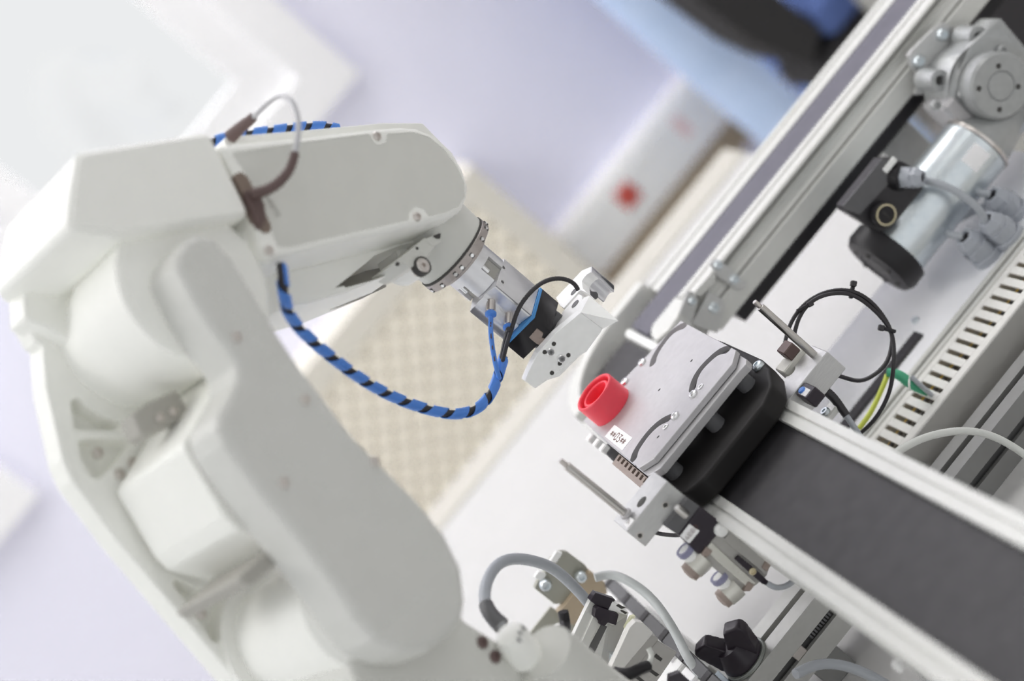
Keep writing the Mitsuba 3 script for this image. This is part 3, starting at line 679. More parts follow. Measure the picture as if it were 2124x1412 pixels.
# ------------------------------------------------------------------ geared motor under the rear conveyor
gm = thing('gear_motor', 'grey gear motor with a zinc cylinder and black end cap', 'motor')
G = .1983
yplate('mounting_plate', crop(1860, 20, G, [(125, 480), (165, 420), (390, 195), (500, 130), (610, 190), (720, 330), (560, 500), (330, 760), (270, 890), (195, 890), (195, 850), (275, 730), (150, 590)]), .186, .006, 'm_alu_raw', gm)
for px, py in crop(1860, 20, G, [(470, 262), (225, 540)]): ybolt(gm, px, py, .186, .0060, .005)
MC = ony(2074, 178, .118)
def GY(y): return np.array([MC[0], y, MC[2]])
part(gm, 'gearbox_cover', lathe([(0, 0), (.0315, 0), (.0315, .024), (.0290, .0268), (0.0145, .0268), (.0135, .0255), (.0125, .0268), (0, .0270)], GY(.142), [0, -1, 0], 56), 'm_gear' if 'm_gear' in scene else mat('m_gear', speckle((.36, .37, .37), (.42, .43, .43), 200), .42, .5), smooth=35)
part(gm, 'gearbox', hull(np.array([GY(.185)+[.040*math.cos(q)-.003, 0, .040*math.sin(q)] for q in np.linspace(0, 6.28, 40)]+[GY(.140)+[.041*math.cos(q), 0, .041*math.sin(q)] for q in np.linspace(0, 6.28, 40)]+[GY(y)+[a, 0, b] for y in (.182, .145) for a, b in [(-.030, -.048), (.05, -.048), (.055, .03)]])), 'm_gear', smooth=40)
for px, py in crop(1860, 20, G, [(1065, 590), (860, 825), (1270, 805), (1075, 1045)]):
    P = ony(px, py, .1152); part(gm, 'threaded_hole', cyl(P+[0, .001, 0], P-[0, .0003, 0], .0026, n=16), 'm_void')
for px, py in crop(1860, 20, G, [(855, 285), (455, 740), (1050, 290)]):
    P = ony(px, py, .150); k = part(gm, 'lug', lathe([(0, -.030), (.0115, -.030), (.0098, 0), (.0048, 0), (.0045, -.006), (0, -.006)], P, [0, -1, 0], 28), 'm_gear')
    part(k, 'lug_hole', cyl(P+[0, .0059, 0], P+[0, .0050, 0], .0045, n=18), 'm_void')
for px, py in crop(1860, 20, G, [(680, 880), (1095, 425), (1000, 1200), (1080, 1325), (405, 1000)]):
    ybolt(gm, px, py, .138, .0052, .004, 'm_gear')
part(gm, 'gearbox_rib', bbox(GY(.140)+[-.047, -.004, -.012], GY(.180)+[-.030, 0, .022], .003), 'm_alu_plate')
MX0, MX1, MY, MZ, MR = .2535, .3790, .140, .7800, .0335
part(gm, 'motor_barrel', cyl([MX0, MY, MZ], [MX1, MY, MZ], MR, n=72, bev=.0008), 'm_zinc', 'shiny zinc motor barrel', smooth=40)
part(gm, 'barrel_flange', cyl([MX1, MY, MZ], [MX1+.004, MY, MZ], MR+.001, n=64, bev=.0005), 'm_steel')
part(gm, 'motor_neck', hull(np.array([[MX1+.004, MY+.032*math.cos(q), MZ+.032*math.sin(q)] for q in np.linspace(0, 6.28, 30)]+[GY(y)+[a, 0, b] for y in (.175, .125) for a, b in [(-.028, -.03), (.02, -.046)]])), 'm_gear', smooth=40)
part(gm, 'end_cap', lathe([(0, 0), (MR+.001, 0), (MR+.0042, .002), (MR+.0046, .016), (MR+.001, .0225), (.020, .0250), (.018, .0235), (0, .0235)], [MX0+.001, MY, MZ], [-1, 0, 0], 64), 'm_black_soft', 'black end cap', smooth=40)
for q in np.arange(6)*math.pi/3: part(gm, 'cap_vent', cbox([MX0-.0236, MY+.024*math.cos(q), MZ+.024*math.sin(q)], [.002, .005, .003], .0004), 'm_void')
# a paper label wrapped on the barrel
lab = []
for s in np.linspace(math.radians(150), math.radians(182), 10):
    for x in (.351, .372): lab.append([x, MY+(MR+.0003)*math.cos(s+math.pi/2-math.radians(90))*-1*-1 if False else MY-(MR+.0003)*math.sin(s-math.radians(90)), MZ+(MR+.0003)*math.cos(s-math.radians(90))])
lab = np.array(lab); F_ = [[2*i, 2*i+1, 2*i+3] for i in range(9)]+[[2*i, 2*i+3, 2*i+2] for i in range(9)]
part(gm, 'type_label', trimesh.Trimesh(lab, F_, process=False), 'm_paper', smooth=True)
S2 = .2266
yplate('terminal_box', crop(1730, 300, S2, [(80, 560), (95, 605), (250, 700), (430, 800), (640, 700), (820, 430), (760, 230), (640, 160), (520, 120), (430, 128)]), .118, .014, 'm_black', gm, .002, 'black terminal box')
yplate('box_lid', crop(1730, 300, S2, [(85, 560), (110, 600), (240, 640), (500, 360), (520, 250), (560, 140), (440, 130)]), .1165, .002, 'm_dark_grey', gm)
P = ony(1827, 443, .117)
k = part(gm, 'fuse_holder', cyl(P, P-[0, .010, 0], .0118, n=36, bev=.001), 'm_black_soft')
part(k, 'brass_ring', ring(P-[0, .0098, 0], [0, -1, 0], .0085, .0100, .0014, 36), 'm_brass', 'thin brass ring')
part(k, 'slot', cbox(P-[0, .0101, 0], [.0012, .0008, .010], .0002), 'm_void')
part(gm, 'white_tag', cbox(ony(1846, 342, .1155), [.016, .002, .006], .0006), 'm_white', 'small white tag', smooth=32)
def gland(par, P, ax, r, L=.020, cap='m_grey_plastic', name='gland', hexn=True):
    u, v, w = basis(ax)
    hexp = np.array([[r*math.cos(q), r*math.sin(q)] for q in np.arange(6)*math.pi/3+.2])
    k = part(par, name, slab(hexp, 0, L*.5, .0006, .0006, frame(P, u, v, w)), cap)
    part(k, 'dome_nut', lathe([(0, L*.5), (r*.9, L*.5), (r*.92, L*.72), (r*.66, L), (r*.45, L), (r*.40, L*.8), (0, L*.8)], P, w, 6 if hexn else 32), cap, smooth=20)
    part(k, 'seal', lathe([(0, L*.81), (r*.42, L*.81), (r*.40, L*.93), (0, L*.93)], P, w, 20), 'm_black_soft')
    return k
ga = unit([.42, -.75, -.42]); P = ony(1868, 368, .118)
part(gm, 'gland_collar', cyl(P-ga*.012, P+ga*.002, .0125, n=32, bev=.001), 'm_black_soft')
gland(gm, P+ga*.002, ga, .0108, .020, name='cable_gland')

# ------------------------------------------------------------------ control box with slotted duct
box = thing('control_box', 'long pale grey control box with a flat ledge under the motor', 'control box')
SZ = .720
part(box, 'ledge', bbox([.058, .0755, .664], [.42, .2335, SZ], .0012), 'm_box' if 'm_box' in scene else mat('m_box', speckle((.84, .84, .87), (.87, .87, .90), 30), .42), 'flat pale ledge')
part(box, 'base', bbox([.058, -.0, TABLE_Z+.0003], [.42, .2335, .6645], .001), 'm_profile')
part(box, 'lip', bbox([.058, .0665, .664], [.42, .0725, SZ+.0030], .0008), 'm_rail')
part(box, 'lip', bbox([.058, .0575, .664], [.42, .0625, SZ+.0016], .0008), 'm_rail')
part(box, 'black_strip', bbox([.072, .098, SZ-.0002], [.2055, .1125, SZ+.0035], .0006), 'm_black', 'black rubber strip')
P = onz(1900, 666, SZ); part(box, 'bolt', lathe([(0, -.001), (.004, -.001), (.004, .002), (.003, .0035), (0, .0035)], P, Z, 16), 'm_zinc')
duct = thing('cable_duct', 'light grey slotted cable duct with dark front along the right side', 'cable duct')
DX0, DX1, DY0, DY1 = .062, .418, .0, .0570
part(duct, 'front_cover', bbox([DX0, DY0-.0005, TABLE_Z+.0055], [DX1, DY0+.0035, SZ-.001], .0008), 'm_duct_front' if 'm_duct_front' in scene else mat('m_duct_front', (.40, .39, .37), .5), 'dark grey front cover')
part(duct, 'floor_panel', bbox([DX0, DY0+.003, TABLE_Z+.0055], [DX1, DY1, TABLE_Z+.008], .0005), 'm_duct' if 'm_duct' in scene else mat('m_duct', (.70, .69, .665), .5))
part(duct, 'front_strip', bbox([DX0, DY0-.0008, SZ-.0030], [DX1, .0100, SZ], .0008), 'm_duct')
part(duct, 'rear_strip', bbox([DX0, .0485, SZ-.0030], [DX1, DY1, SZ], .0008), 'm_duct')
part(duct, 'rear_wall', bbox([DX0, DY1-.003, TABLE_Z+.006], [DX1, DY1, SZ-.002], .0005), 'm_duct')
finger = None
pitch, sw = .01255, .0046
x = .0992+.0023-pitch*2
while x < DX1-pitch:
    if x > DX0:
        k = fresh(duct+'__finger')
        scene[k] = mikit.ply(bbox([x, .0098, SZ-.0028], [x+pitch-sw, .0487, SZ-.0001], .0004), 'm_duct', False)
    x += pitch
for i in range(9):
    y = .012+.004*i; z0 = SZ-.011-.002*(i % 3)
    pts = [[DX0+.01, y, z0], [.16, y+.003*math.sin(i), z0+.003], [.26, y-.002*math.cos(i*2), z0-.002], [.40, y+.003*math.sin(i*3), z0+.002], [.412, y, z0]]
    single('wire', tube(pts, .0021, 40, 8), ['m_yellow', 'm_brass', 'm_yellow', 'm_slot', 'm_light_cable', 'm_yellow', 'm_slot', 'm_yellow', 'm_brass'][i], 'thin wire lying inside the slotted cable duct', 'wire', 'wires inside the cable duct')
# profile in front of the duct
def profile40(L, w=.04):
    s = sg.box(0, 0, w, w)
    for a in range(4):
        g = sg.box(w/2-.0042, -.001, w/2+.0042, .006).union(sg.box(w/2-.009, .0045, w/2+.009, .011))
        from shapely import affinity
        s = s.difference(affinity.rotate(g, 90*a, origin=(w/2, w/2)))
    return s.difference(sg.Point(w/2, w/2).buffer(.0035))
def profile_x(par, name, x0, x1, y0, z0, w=.04, m='m_profile', label=None):
    g = extr(profile40(1, w), 0, x1-x0); g.apply_transform(frame([x0, y0, z0], [0, 1, 0], [0, 0, 1], [1, 0, 0])); g.fix_normals()
    k = part(par, name, g, m, label, smooth=False)
    part(k, 'slot_shadow_strip', bbox([x0+.001, y0+.0085, z0+w/2-.0085], [x1-.001, y0+.0105, z0+w/2+.0085], .0002), 'm_slot', 'dark strip for the shade in the rail slot')  # dark strip paints the shade deep in the slot
    return k
pr = thing('aluminium_profile', 'dark grey slotted aluminium profile in front of the cable duct', 'profile')
profile_x(pr, 'extrusion', .062, .40, -.0605, TABLE_Z+.0003, .040, 'm_profile_dark' if 'm_profile_dark' in scene else mat('m_profile_dark', (.24, .24, .235), .45, .3))
pr2 = thing('aluminium_profile', 'grey slotted beam under the front conveyor with a black wing knob', 'profile')
profile_x(pr2, 'extrusion', -.62, .050, -.0600, .687, .045)
for x in (-.58, -.10): part(pr2, 'foot', bbox([x, -.058, TABLE_Z+.0003], [x+.03, -.017, .6872], .001), 'm_profile_dark')
# toothed strip and nut in the beam slot
P = ony(1668, 1330, -.0605)
for i in range(9): part(pr2, 'cable_rib', cyl([P[0]+.006+.003*i, -.0535, .7095], [P[0]+.0078+.003*i, -.0535, .7095], .0040, n=12), 'm_dark_grey')
part(pr2, 'slot_nut', bbox([P[0]-.016, -.0598, .7055], [P[0]-.004, -.052, .7135], .0006), 'm_steel', 'small slot nut')

# ------------------------------------------------------------------ the carrier and the red cap
C5 = (1180, 640, .2975)
car = thing('workpiece_carrier', 'black pallet with a slotted silver plate carrying the red cap', 'pallet')
def zpoly(pts, z): return np.array([onz(px, py, z)[:2] for px, py in pts])
base = np.array([(.066, .085), (.0700, .03), (.0700, -.055), (.0660, -.078), (.0540, -.1020), (.036, -.112), (-.036, -.112), (-.0540, -.1040), (-.0660, -.082), (-.0690, -.05), (-.0690, .03), (-.066, .085)])
BP = rnd(base, .012, 10)
part(car, 'base', slab(ccw(BP), .8845, .9045, .003, .003), 'm_pallet', 'rounded black base', smooth=40)
part(car, 'base_keel', bbox([-.0355, -.095, .8765], [.0355, .08, .8850], .001), 'm_black')
pp = zpoly(crop(*C5, [(780, 82), (1164, 288), (1136, 388), (592, 1046), (488, 1111), (240, 905), (98, 782)]), PLATE_Z)
pol = sg.Polygon(rnd(pp, .0006))
slots = [[(585, 378), (597, 335), (655, 240), (720, 165), (770, 130), (806, 117)], [(862, 555), (868, 520), (905, 440), (975, 360), (1050, 300), (1105, 285)], [(452, 1043), (462, 1005), (510, 925), (570, 850), (640, 790), (695, 763)]]
tools = []
for s in slots:
    l = spline(np.c_[zpoly(crop(*C5, s), PLATE_Z), np.zeros(len(s))], 24)[:, :2]
    g = sg.LineString(l).buffer(.0042); tools.append(g)
for px, py in crop(*C5, [(630, 565), (855, 362), (622, 893)]): tools.append(sg.Point(*onz(px, py, PLATE_Z)[:2]).buffer(.0014))
tp_ = slab(ccw(np.array(pol.exterior.coords)[:-1]), PLATE_Z-.005, PLATE_Z, .0003, .0006)
tp_ = cut(tp_, *[extr(g, PLATE_Z-.010, PLATE_Z+.005) for g in tools])
part(car, 'top_plate', tp_, 'm_alu_plate', 'silver plate with three curved slots')
p2 = zpoly(crop(*C5, [(795, 92), (1180, 318), (1236, 350), (1232, 388), (1172, 452), (636, 1112), (548, 1165), (480, 1112), (240, 915), (110, 790)]), PLATE_Z-.0055)
g2 = sg.Polygon(rnd(p2, .0006))
part(car, 'lower_plate', cut(slab(ccw(np.array(g2.exterior.coords)[:-1]), PLATE_Z-.0125, PLATE_Z-.0056, .0003, .0006), *[extr(g, PLATE_Z-.02, PLATE_Z+.005) for g in tools[1:3]]), 'm_alu_plate')
for x, y in [(.045, -.070), (.052, .045), (-.045, -.068), (-.045, .06), (.005, -.072)]:
    part(car, 'spacer', cyl([x, y, .904], [x, y, PLATE_Z-.0124], .0075, n=12), 'm_grey_plastic' if y > 0 else 'm_dark_grey')
for px, py in crop(*C5, [(515, 378), (395, 512), (872, 600), (745, 752)]): screw(car, onz(px, py, PLATE_Z), Z, .0042, .0030, 'm_chrome')
for px, py in crop(*C5, [(920, 545), (675, 825)]): part(car, 'nut', lathe([(0, 0), (.0032, 0), (.0032, .0008), (.0018, .0008), (.0018, .0002), (0, .0002)], onz(px, py, PLATE_Z), Z, 6), 'm_chrome', smooth=False)
screw(car, onz(1180+.2975*1325, 640+.2975*405, .9045), Z, .0052, .004, 'm_zinc')
P = onz(1180+.2975*1238, 640+.2975*435, .9045); part(car, 'screw_hole', cyl(P-[0, 0, .001], P+[0, 0, .0003], .0030, n=16), 'm_void')
# comb connector along the left edge
cb = zpoly(crop(*C5, [(352, 1012), (620, 1238), (570, 1310), (302, 1082)]), PLATE_Z-.014)
comb = slab(ccw(cb), PLATE_Z-.030, PLATE_Z-.0135, .0004, .0006)
cu, cv = unit(cb[1]-cb[0]), unit(cb[3]-cb[0]); L1 = np.linalg.norm(cb[1]-cb[0]); L2 = np.linalg.norm(cb[3]-cb[0])
teeth = []
for i in range(9):
    c = cb[0]+cu*L1*(.07+.098*i)+cv*L2*.30
    q = [c-cu*L1*.025-cv*L2*.22, c+cu*L1*.025-cv*L2*.22, c+cu*L1*.025+cv*L2*.22, c-cu*L1*.025+cv*L2*.22]
    teeth.append(slab(ccw(np.array(q)), PLATE_Z-.020, PLATE_Z-.01))
part(car, 'comb_connector', cut(comb, *teeth), 'm_comb', 'brown comb connector with nine slots')
eb = zpoly(crop(*C5, [(610, 1228), (648, 1262), (600, 1338), (556, 1300)]), PLATE_Z-.016); part(car, 'connector_end', slab(ccw(eb), PLATE_Z-.030, PLATE_Z-.0155, .0004, .0004), 'm_black')
for px, py in [(1223, 903), (1237, 914), (1250, 924)]:
    P = onz(px, py, PLATE_Z-.006); part(car, 'pin_lug', bbox(P-[.005, .004, .006], P+[.003, .004, 0], .001), 'm_white')
# paper label
lb = zpoly([(1275, 881), (1312, 908), (1291, 934), (1255, 905)], PLATE_Z)
part(car, 'paper_label', slab(ccw(lb), PLATE_Z+.00002, PLATE_Z+.0003), 'm_paper', 'white label printed 03 between asterisks', smooth=False)
lc = lb.mean(0); du = np.array([0, -1.0, 0]); dv = np.array([1.0, 0, 0])
LC = np.array([lc[0]-.0003, lc[1], PLATE_Z+.0003])
part(car, 'label_print', cat(text('03', .0078, LC, du, dv, .0002), *[text('*', .0095, LC+du*o, du, dv, .0002) for o in (-.0155, -.0100, .0100, .0155)]), 'm_ink', '03 between asterisks', smooth=False)

cap = thing('red_cap', 'red hollow plastic cap standing on the silver plate', 'cap')
cc3 = onz(1231, 812, PLATE_Z+.0225); R_ = .0203
part(cap, 'shell', lathe([(0, 0), (R_, 0), (R_, .0215), (R_-.0008, .0225), (R_-.0022, .0225), (R_-.0030, .0215), (R_-.0032, .013), (.0148, .0125), (.0148, .0190), (.0138, .0200), (.0122, .0200), (.0115, .0185), (.0110, .004), (0, .0035)], [cc3[0], cc3[1], PLATE_Z+.0001], Z, 64), 'm_red', smooth=35)

# ------------------------------------------------------------------ sensor blocks with rods
D4 = (1140, 920, .2637)
sb = thing('sensor_block', 'aluminium block with an upright steel rod at the left of the carrier', 'bracket')
YB = -.120
fb = np.array([[p[0], p[2]] for p in (ony(px, py, YB) for px, py in crop(*D4, [(605, 690), (750, 818), (1085, 425), (960, 330)]))])
zt, zb = fb[0][1], fb[1][1]; xl, xr = fb[0][0], -.0560
hole1 = onz(1140+.2637*750, 920+.2637*478, zt); hole1[1] = YB+.0125
blk = bbox([xl, YB, zb], [xr, YB+.032, zt], .0006)
blk = cut(blk, cyl([hole1[0], hole1[1], zt-.012], [hole1[0], hole1[1], zt+.01], .0052, n=32))
part(sb, 'block', blk, 'm_alu_raw')
for px, py in crop(*D4, [(910, 483), (710, 722)]):
    P = ony(px, py, YB); part(sb, 'threaded_hole', ring(P+[0, .0012, 0], [0, -1, 0], .0019, .0027, .0014, 20), 'm_steel'); part(sb, 'hole_bottom', cyl(P+[0, .001, 0], P-[0, .0001, 0], .0020, n=16), 'm_void')
def rod(par, pf, pt, y):
    a, b = ony(*pf, y), ony(*pt, y); b[0] = a[0]; b[1] = a[1]
    k = part(par, 'rod', cyl(a, b-[0, 0, .0065], .0034, n=28, bev=.0004), 'm_steel_bright' if 'm_steel_bright' in scene else mat('m_steel_bright', (.62, .60, .58), .22, 1.0))
    part(k, 'rod_tip', cyl(b-[0, 0, .0066], b, .0021, n=20, bev=.0004), 'm_steel')
    part(par, 'rod_seat', cyl(a-[0, 0, .001], a+[0, 0, .0022], .0050, n=28, bev=.0005), 'm_alu_plate')
rod(sb, (1299, 1066), (1162, 954), YB+.014)
P = onz(1140+.2637*622, 920+.2637*622, zt); part(sb, 'number_label', cbox(P+[.0005, 0, .0003], [.0075, .0115, .0006], .0001), 'm_paper', 'tiny white label with 24')
part(sb, 'label_print', text('24', .0032, P+[.0005, 0, .0006], [0, -1, 0], [1, 0, 0], .0001), 'm_ink', smooth=False)

sb2 = thing('sensor_block', 'aluminium block with an upright steel rod at the right of the carrier', 'bracket')
Z3 = (1560, 640, .18414); YR = -.070
f2_ = [ony(px, py, YR) for px, py in crop(*Z3, [(848, 482), (1055, 680), (725, 1060), (580, 825)])]
zt2, zb2 = f2_[0][2], f2_[1][2]; xr2 = f2_[0][0]; xl2 = .0575
hole2 = onz(1560+.18414*435, 640+.18414*705, zt2)
part(sb2, 'block', cut(bbox([xl2, YR, zb2], [xr2, YR+.030, zt2], .0006), cyl([hole2[0], hole2[1], zt2-.012], [hole2[0], hole2[1], zt2+.01], .0050, n=32)), 'm_alu_raw')
rod(sb2, (1694, 741), (1563, 627), YR+.015)
P = onz(*crop(*Z3, [(400, 560)])[0], zt2)
part(sb2, 'white_bracket', bbox([P[0]-.014, YR+.0305, zt2-.03], [P[0]+.012, YR+.048, zt2+.004], .001), 'm_beige_plastic', 'pale plastic bracket')
bx_ = [onp(px, py, [0, YR+.034, 0], [0, 1, 0]) for px, py in crop(*Z3, [(310, 380), (430, 380), (545, 470), (330, 495)])]
bq = np.array(bx_); part(sb2, 'plug', bbox([bq[:, 0].min(), YR+.031, zt2+.0042], [bq[:, 0].max(), YR+.046, zt2+.0142], .0008), 'm_brown', 'small dark plug')
ps = thing('proximity_sensor', 'small black sensor with a blue button and white sticker on the right block', 'sensor')
zs = zt2-.0015
k0, k1, k2 = (onz(px, py, zs) for px, py in crop(*Z3, [(340, 890), (462, 775), (470, 985)]))
sx0, sx1, sy0 = k0[0], k1[0]+.001, min(k2[1], YR-.02)
part(ps, 'housing', bbox([sx0, sy0, zs-.0125], [sx1, YR-.0004, zs], .001), 'm_black_violet')
part(ps, 'sticker', bbox([sx0+.0015, sy0+.003, zs-.0001], [sx0+.0085, sy0+.0155, zs+.0004], .0002), 'm_paper', 'white sticker')
part(ps, 'button', lathe([(0, 0), (.0032, 0), (.0032, .0014), (.0026, .002), (0, .002)], [sx0+.005, YR-.0065, zs], Z, 20), 'm_blue', 'blue button')
gb = [(1706, 806, 1.452), (1724, 820, 1.452), (1742, 842, 1.450), (1756, 862, 1.448)]
cs = thing('sensor_cable', 'stubby black cable sleeve leaving the right sensor block downwards', 'cable')
part(cs, 'sleeve', tube([at(*p) for p in gb], np.linspace(.0040, .0034, 40), 40, 14), 'm_black')
part(cs, 'cable_tail', tube([at(*p) for p in [(1754, 860, 1.448), (1765, 876, 1.447), (1790, 915, 1.446), (1810, 950, 1.446)]], .0026, 30, 12), 'm_grey_cable')
P = at(1707, 850, 1.452)
k = part(sb2, 'foot', bbox(P-[.012, .006, .010], P+[.014, .008, -.004], .001), 'm_rail'); part(sb2, 'foot_screw', lathe([(0, -.001), (.0045, -.001), (.0045, .002), (.0036, .0034), (.0018, .0034), (.0016, .0015), (0, .0015)], P-[0, 0, .004], Z, 18), 'm_zinc')

# coil of black cable with ties
Q6 = (1540, 560, .2832)
coil = thing('cable_coil', 'ring of thin black cable held by ties above the ledge', 'cable')
c1 = crop(*Q6, [(312, 530), (340, 425), (415, 295), (540, 193), (690, 148), (830, 165), (960, 252), (1050, 370), (1095, 480), (1090, 570), (1060, 665), (980, 755), (870, 808), (790, 800), (700, 772)])
c2 = crop(*Q6, [(380, 470), (418, 345), (520, 222), (660, 172), (800, 182), (930, 262), (1020, 350), (1085, 450), (1108, 560), (1106, 700), (1075, 890), (965, 1095), (868, 1190)])
part(coil, 'strand', tube([at(px, py, 1.462+.004*math.sin(i)) for i, (px, py) in enumerate(c1)], .0018, 120, 10), 'm_black')
part(coil, 'strand', tube([at(px, py, 1.459+.004*math.cos(i)+.006*max(0, i-9)) for i, (px, py) in enumerate(c2)], .0018, 120, 10), 'm_black')
for (px, py), a in zip(crop(*Q6, [(800, 165), (437, 280), (1078, 440)]), (80, 30, 165)):
    o = at(px, py, 1.460); ca, sa = math.cos(math.radians(a)), -math.sin(math.radians(a)); u = CR*ca+CD*sa; v = np.cross(CF, u)
    k = part(coil, 'cable_tie', cbox(o, [.0100, .0030, .0062], .0006, frame([0, 0, 0], u, v, CF)), 'm_black_soft')
    part(k, 'tie_head', cbox(o+u*.0075-CF*.001, [.0052, .0050, .0056], .0008, frame([0, 0, 0], u, v, CF)), 'm_black')
single('earth_wire', tube([at(*p) for p in [(1840, 778, 1.532), (1834, 795, 1.528), (1823, 820, 1.524), (1805, 856, 1.516), (1782, 888, 1.510)]], .0023, 50, 12), 'm_yellow_green', 'yellow green wire beside the black strip', 'wire')
gs = thing('green_sleeve', 'green tapered heat shrink sleeve tied over the duct edge', 'sleeve')
gp = spline([at(*p) for p in [(1840, 772, 1.530), (1865, 778, 1.526), (1885, 793, 1.524), (1905, 807, 1.528), (1925, 818, 1.538)]], 40)
part(gs, 'sleeve_tube', tube(gp, np.interp(np.linspace(0, 1, 40), [0, .4, 1], [.0040, .0048, .0018]), k=14, smooth=False), 'm_green')
part(gs, 'tie', tube([gp[19]+.0058*(math.cos(q)*CR*.35+math.cos(q)*CF*.9+math.sin(q)*CD) for q in np.linspace(0, 6.4, 24)], .0010, 40, 8), 'm_white', 'white tie')
single('wire', tube([at(*p) for p in [(1890, 781, 1.520), (1905, 795, 1.518), (1920, 808, 1.522), (1935, 822, 1.530)]], .0022, 30, 10), 'm_grey_cable', 'short grey wire lying beside the green sleeve', 'wire')

# white cable in front of the duct, its ends under the conveyor
single('white_cable', tube([at(*p) for p in [(1800, 975, 1.36), (1850, 944, 1.385), (1900, 915, 1.405), (1955, 898, 1.42), (2010, 894, 1.43), (2062, 906, 1.435), (2124, 942, 1.435), (2180, 990, 1.43)]], .0032, 80, 14), 'm_light_cable', 'pale cable bowing in front of the dark duct cover', 'cable')
# motor cable and gland group
single('motor_cable', tube([at(*p) for p in [(1900, 373, 1.598), (1925, 376, 1.590), (1962, 387, 1.582), (2000, 408, 1.577), (2028, 432, 1.577), (2044, 458, 1.582), (2052, 480, 1.588)]], .0036, 60, 14), 'm_grey_cable', 'grey cable from the motor terminal box to the glands', 'cable')
for i, (px, py) in enumerate([(2052, 533), (2098, 497), (2108, 446)]):
    P = onz(px, py, SZ); gt = thing('cable_gland', ['grey cable gland nearest the black end cap', 'middle grey cable gland on the ledge', 'grey cable gland furthest from the end cap, at the frame edge'][i], 'cable gland', 'cable glands on the ledge')
    part(gt, 'base_nut', cyl(P-[0, 0, .001], P+[0, 0, .008], .0150, n=40, bev=.001), 'm_grey_plastic')
    gland(gt, P+[0, 0, .0082], unit([-.12, -.05, 1]), .0142, .026, name='cap_nut')
tops = [onz(px, py, SZ)+[-.003, 0, .034] for px, py in [(2052, 533), (2098, 497), (2108, 446)]]
single('grey_cable', tube([tops[0], tops[0]+[-.004, .012, .006], tops[0]+[.006, .030, .002], tops[0]+[.03, .045, -.012], tops[0]+[.06, .05, -.03]], .0036, 50, 12), 'm_grey_cable', 'grey cable curling out of the first gland', 'cable')
single('grey_cable', tube([tops[2], tops[2]+[-.004, .010, .010], tops[2]+[.012, .020, .016], tops[2]+[.05, .018, .012], tops[2]+[.12, .01, .01]], .0036, 50, 12), 'm_grey_cable', 'grey cable leaving the last gland to the frame edge', 'cable')
part_t = tops[2]+[.022, .020, .016]
single('cable_tie', tube([part_t+np.array([0, .0048*math.cos(q), .0048*math.sin(q)]) for q in np.linspace(0, 6.4, 20)], .0009, 40, 8), 'm_white', 'white tie round the cable above the last gland', 'cable tie')

# ------------------------------------------------------------------ stopper cylinder under the left block
W3 = (1360, 1020, .15578)
st = thing('stopper_cylinder', 'black and grey pneumatic stopper with two fittings below the left block', 'cylinder')
def W(pts): return crop(*W3, pts)
YS = -.128
yplate('head', W([(312, 580), (602, 200), (822, 365), (820, 575), (582, 832)]), YS, .014, 'm_black_violet', st, .0006, 'black head')
yplate('head_cap', W([(125, 458), (430, 82), (602, 202), (312, 582)]), YS+.002, .012, 'm_dark_grey', st, .0004, 'dark grey top')
lbq = [ony(px, py, YS) for px, py in W([(325, 590), (452, 425), (592, 520), (450, 692)])]
yplate('label', W([(325, 590), (452, 425), (592, 520), (450, 692)]), YS-.0004, .0005, 'm_paper', st, .0008, 'white label printed -4BB0')
lcen = np.mean(lbq, 0)-[0, .0003, 0]; part(st, 'label_print', text('-4BB0', .0040, lcen, [1, 0, 0], [0, 0, 1], .0002), 'm_ink', smooth=False)
a = ony(*W([(410, 310)])[0], YS-.006); b = ony(*W([(262, 196)])[0], YS-.006); b[0] = a[0]
part(st, 'guide_pin', lathe([(0, 0), (.0034, 0), (.0034, b[2]-a[2]-.0018), (.0022, b[2]-a[2]), (0, b[2]-a[2]+.0003)], a, Z, 24), 'm_steel_bright', 'polished round pin', smooth=40)
yplate('body', W([(582, 832), (820, 578), (895, 425), (1545, 935), (1480, 1115), (1340, 1240), (1195, 1330), (1150, 1320), (760, 1000), (650, 935)]), YS+.002, .014, 'm_beige_dark' if 'm_beige_dark' in scene else mat('m_beige_dark', speckle((.40, .39, .37), (.44, .43, .41), 100), .45, .2), st, .0006, 'grey cylinder body')
yplate('body_face', W([(700, 720), (745, 675), (1340, 1215), (1240, 1290), (830, 930), (690, 800)]), YS, .004, 'm_beige_plastic', st, .0004)
yplate('body_face', W([(890, 440), (1530, 930), (1430, 1080), (960, 690), (830, 590)]), YS, .004, 'm_beige_dark', st, .0004)
yplate('corner_lug', W([(1478, 898), (1545, 940), (1535, 985), (1480, 1065), (1418, 1010)]), YS-.0015, .006, 'm_comb', st, .0004)
yplate('corner_lug', W([(1238, 1198), (1318, 1242), (1262, 1325), (1165, 1322)]), YS-.0015, .006, 'm_comb', st, .0004)
yplate('corner_lug', W([(680, 735), (762, 790), (700, 865), (640, 870), (610, 835)]), YS-.0015, .006, 'm_comb', st, .0004)
k = yplate('position_sensor', W([(1120, 858), (1310, 1010), (1505, 1190), (1495, 1255), (1420, 1225), (1070, 908)]), YS-.0025, .006, 'm_black_violet', st, .0006, 'slim black position sensor')
P = ony(*W([(1288, 1058)])[0], YS-.0025); part(k, 'screw', lathe([(0, -.001), (.0030, -.001), (.0030, .0008), (.0018, .0010), (.0015, .0003), (0, .0003)], P, [0, -1, 0], 18), 'm_brass')
P = ony(*W([(855, 495)])[0], YS+.001); part(st, 'indicator', lathe([(0, -.002), (.0055, -.002), (.0055, .004), (.004, .006), (0, .0065)], P, [0, -1, 0], 24), 'm_white', 'white round indicator')
P = ony(*W([(930, 575)])[0], YS-.0003); part(st, 'arrow_mark', cbox(P, [.0045, .0008, .0022], .0001), 'm_void')
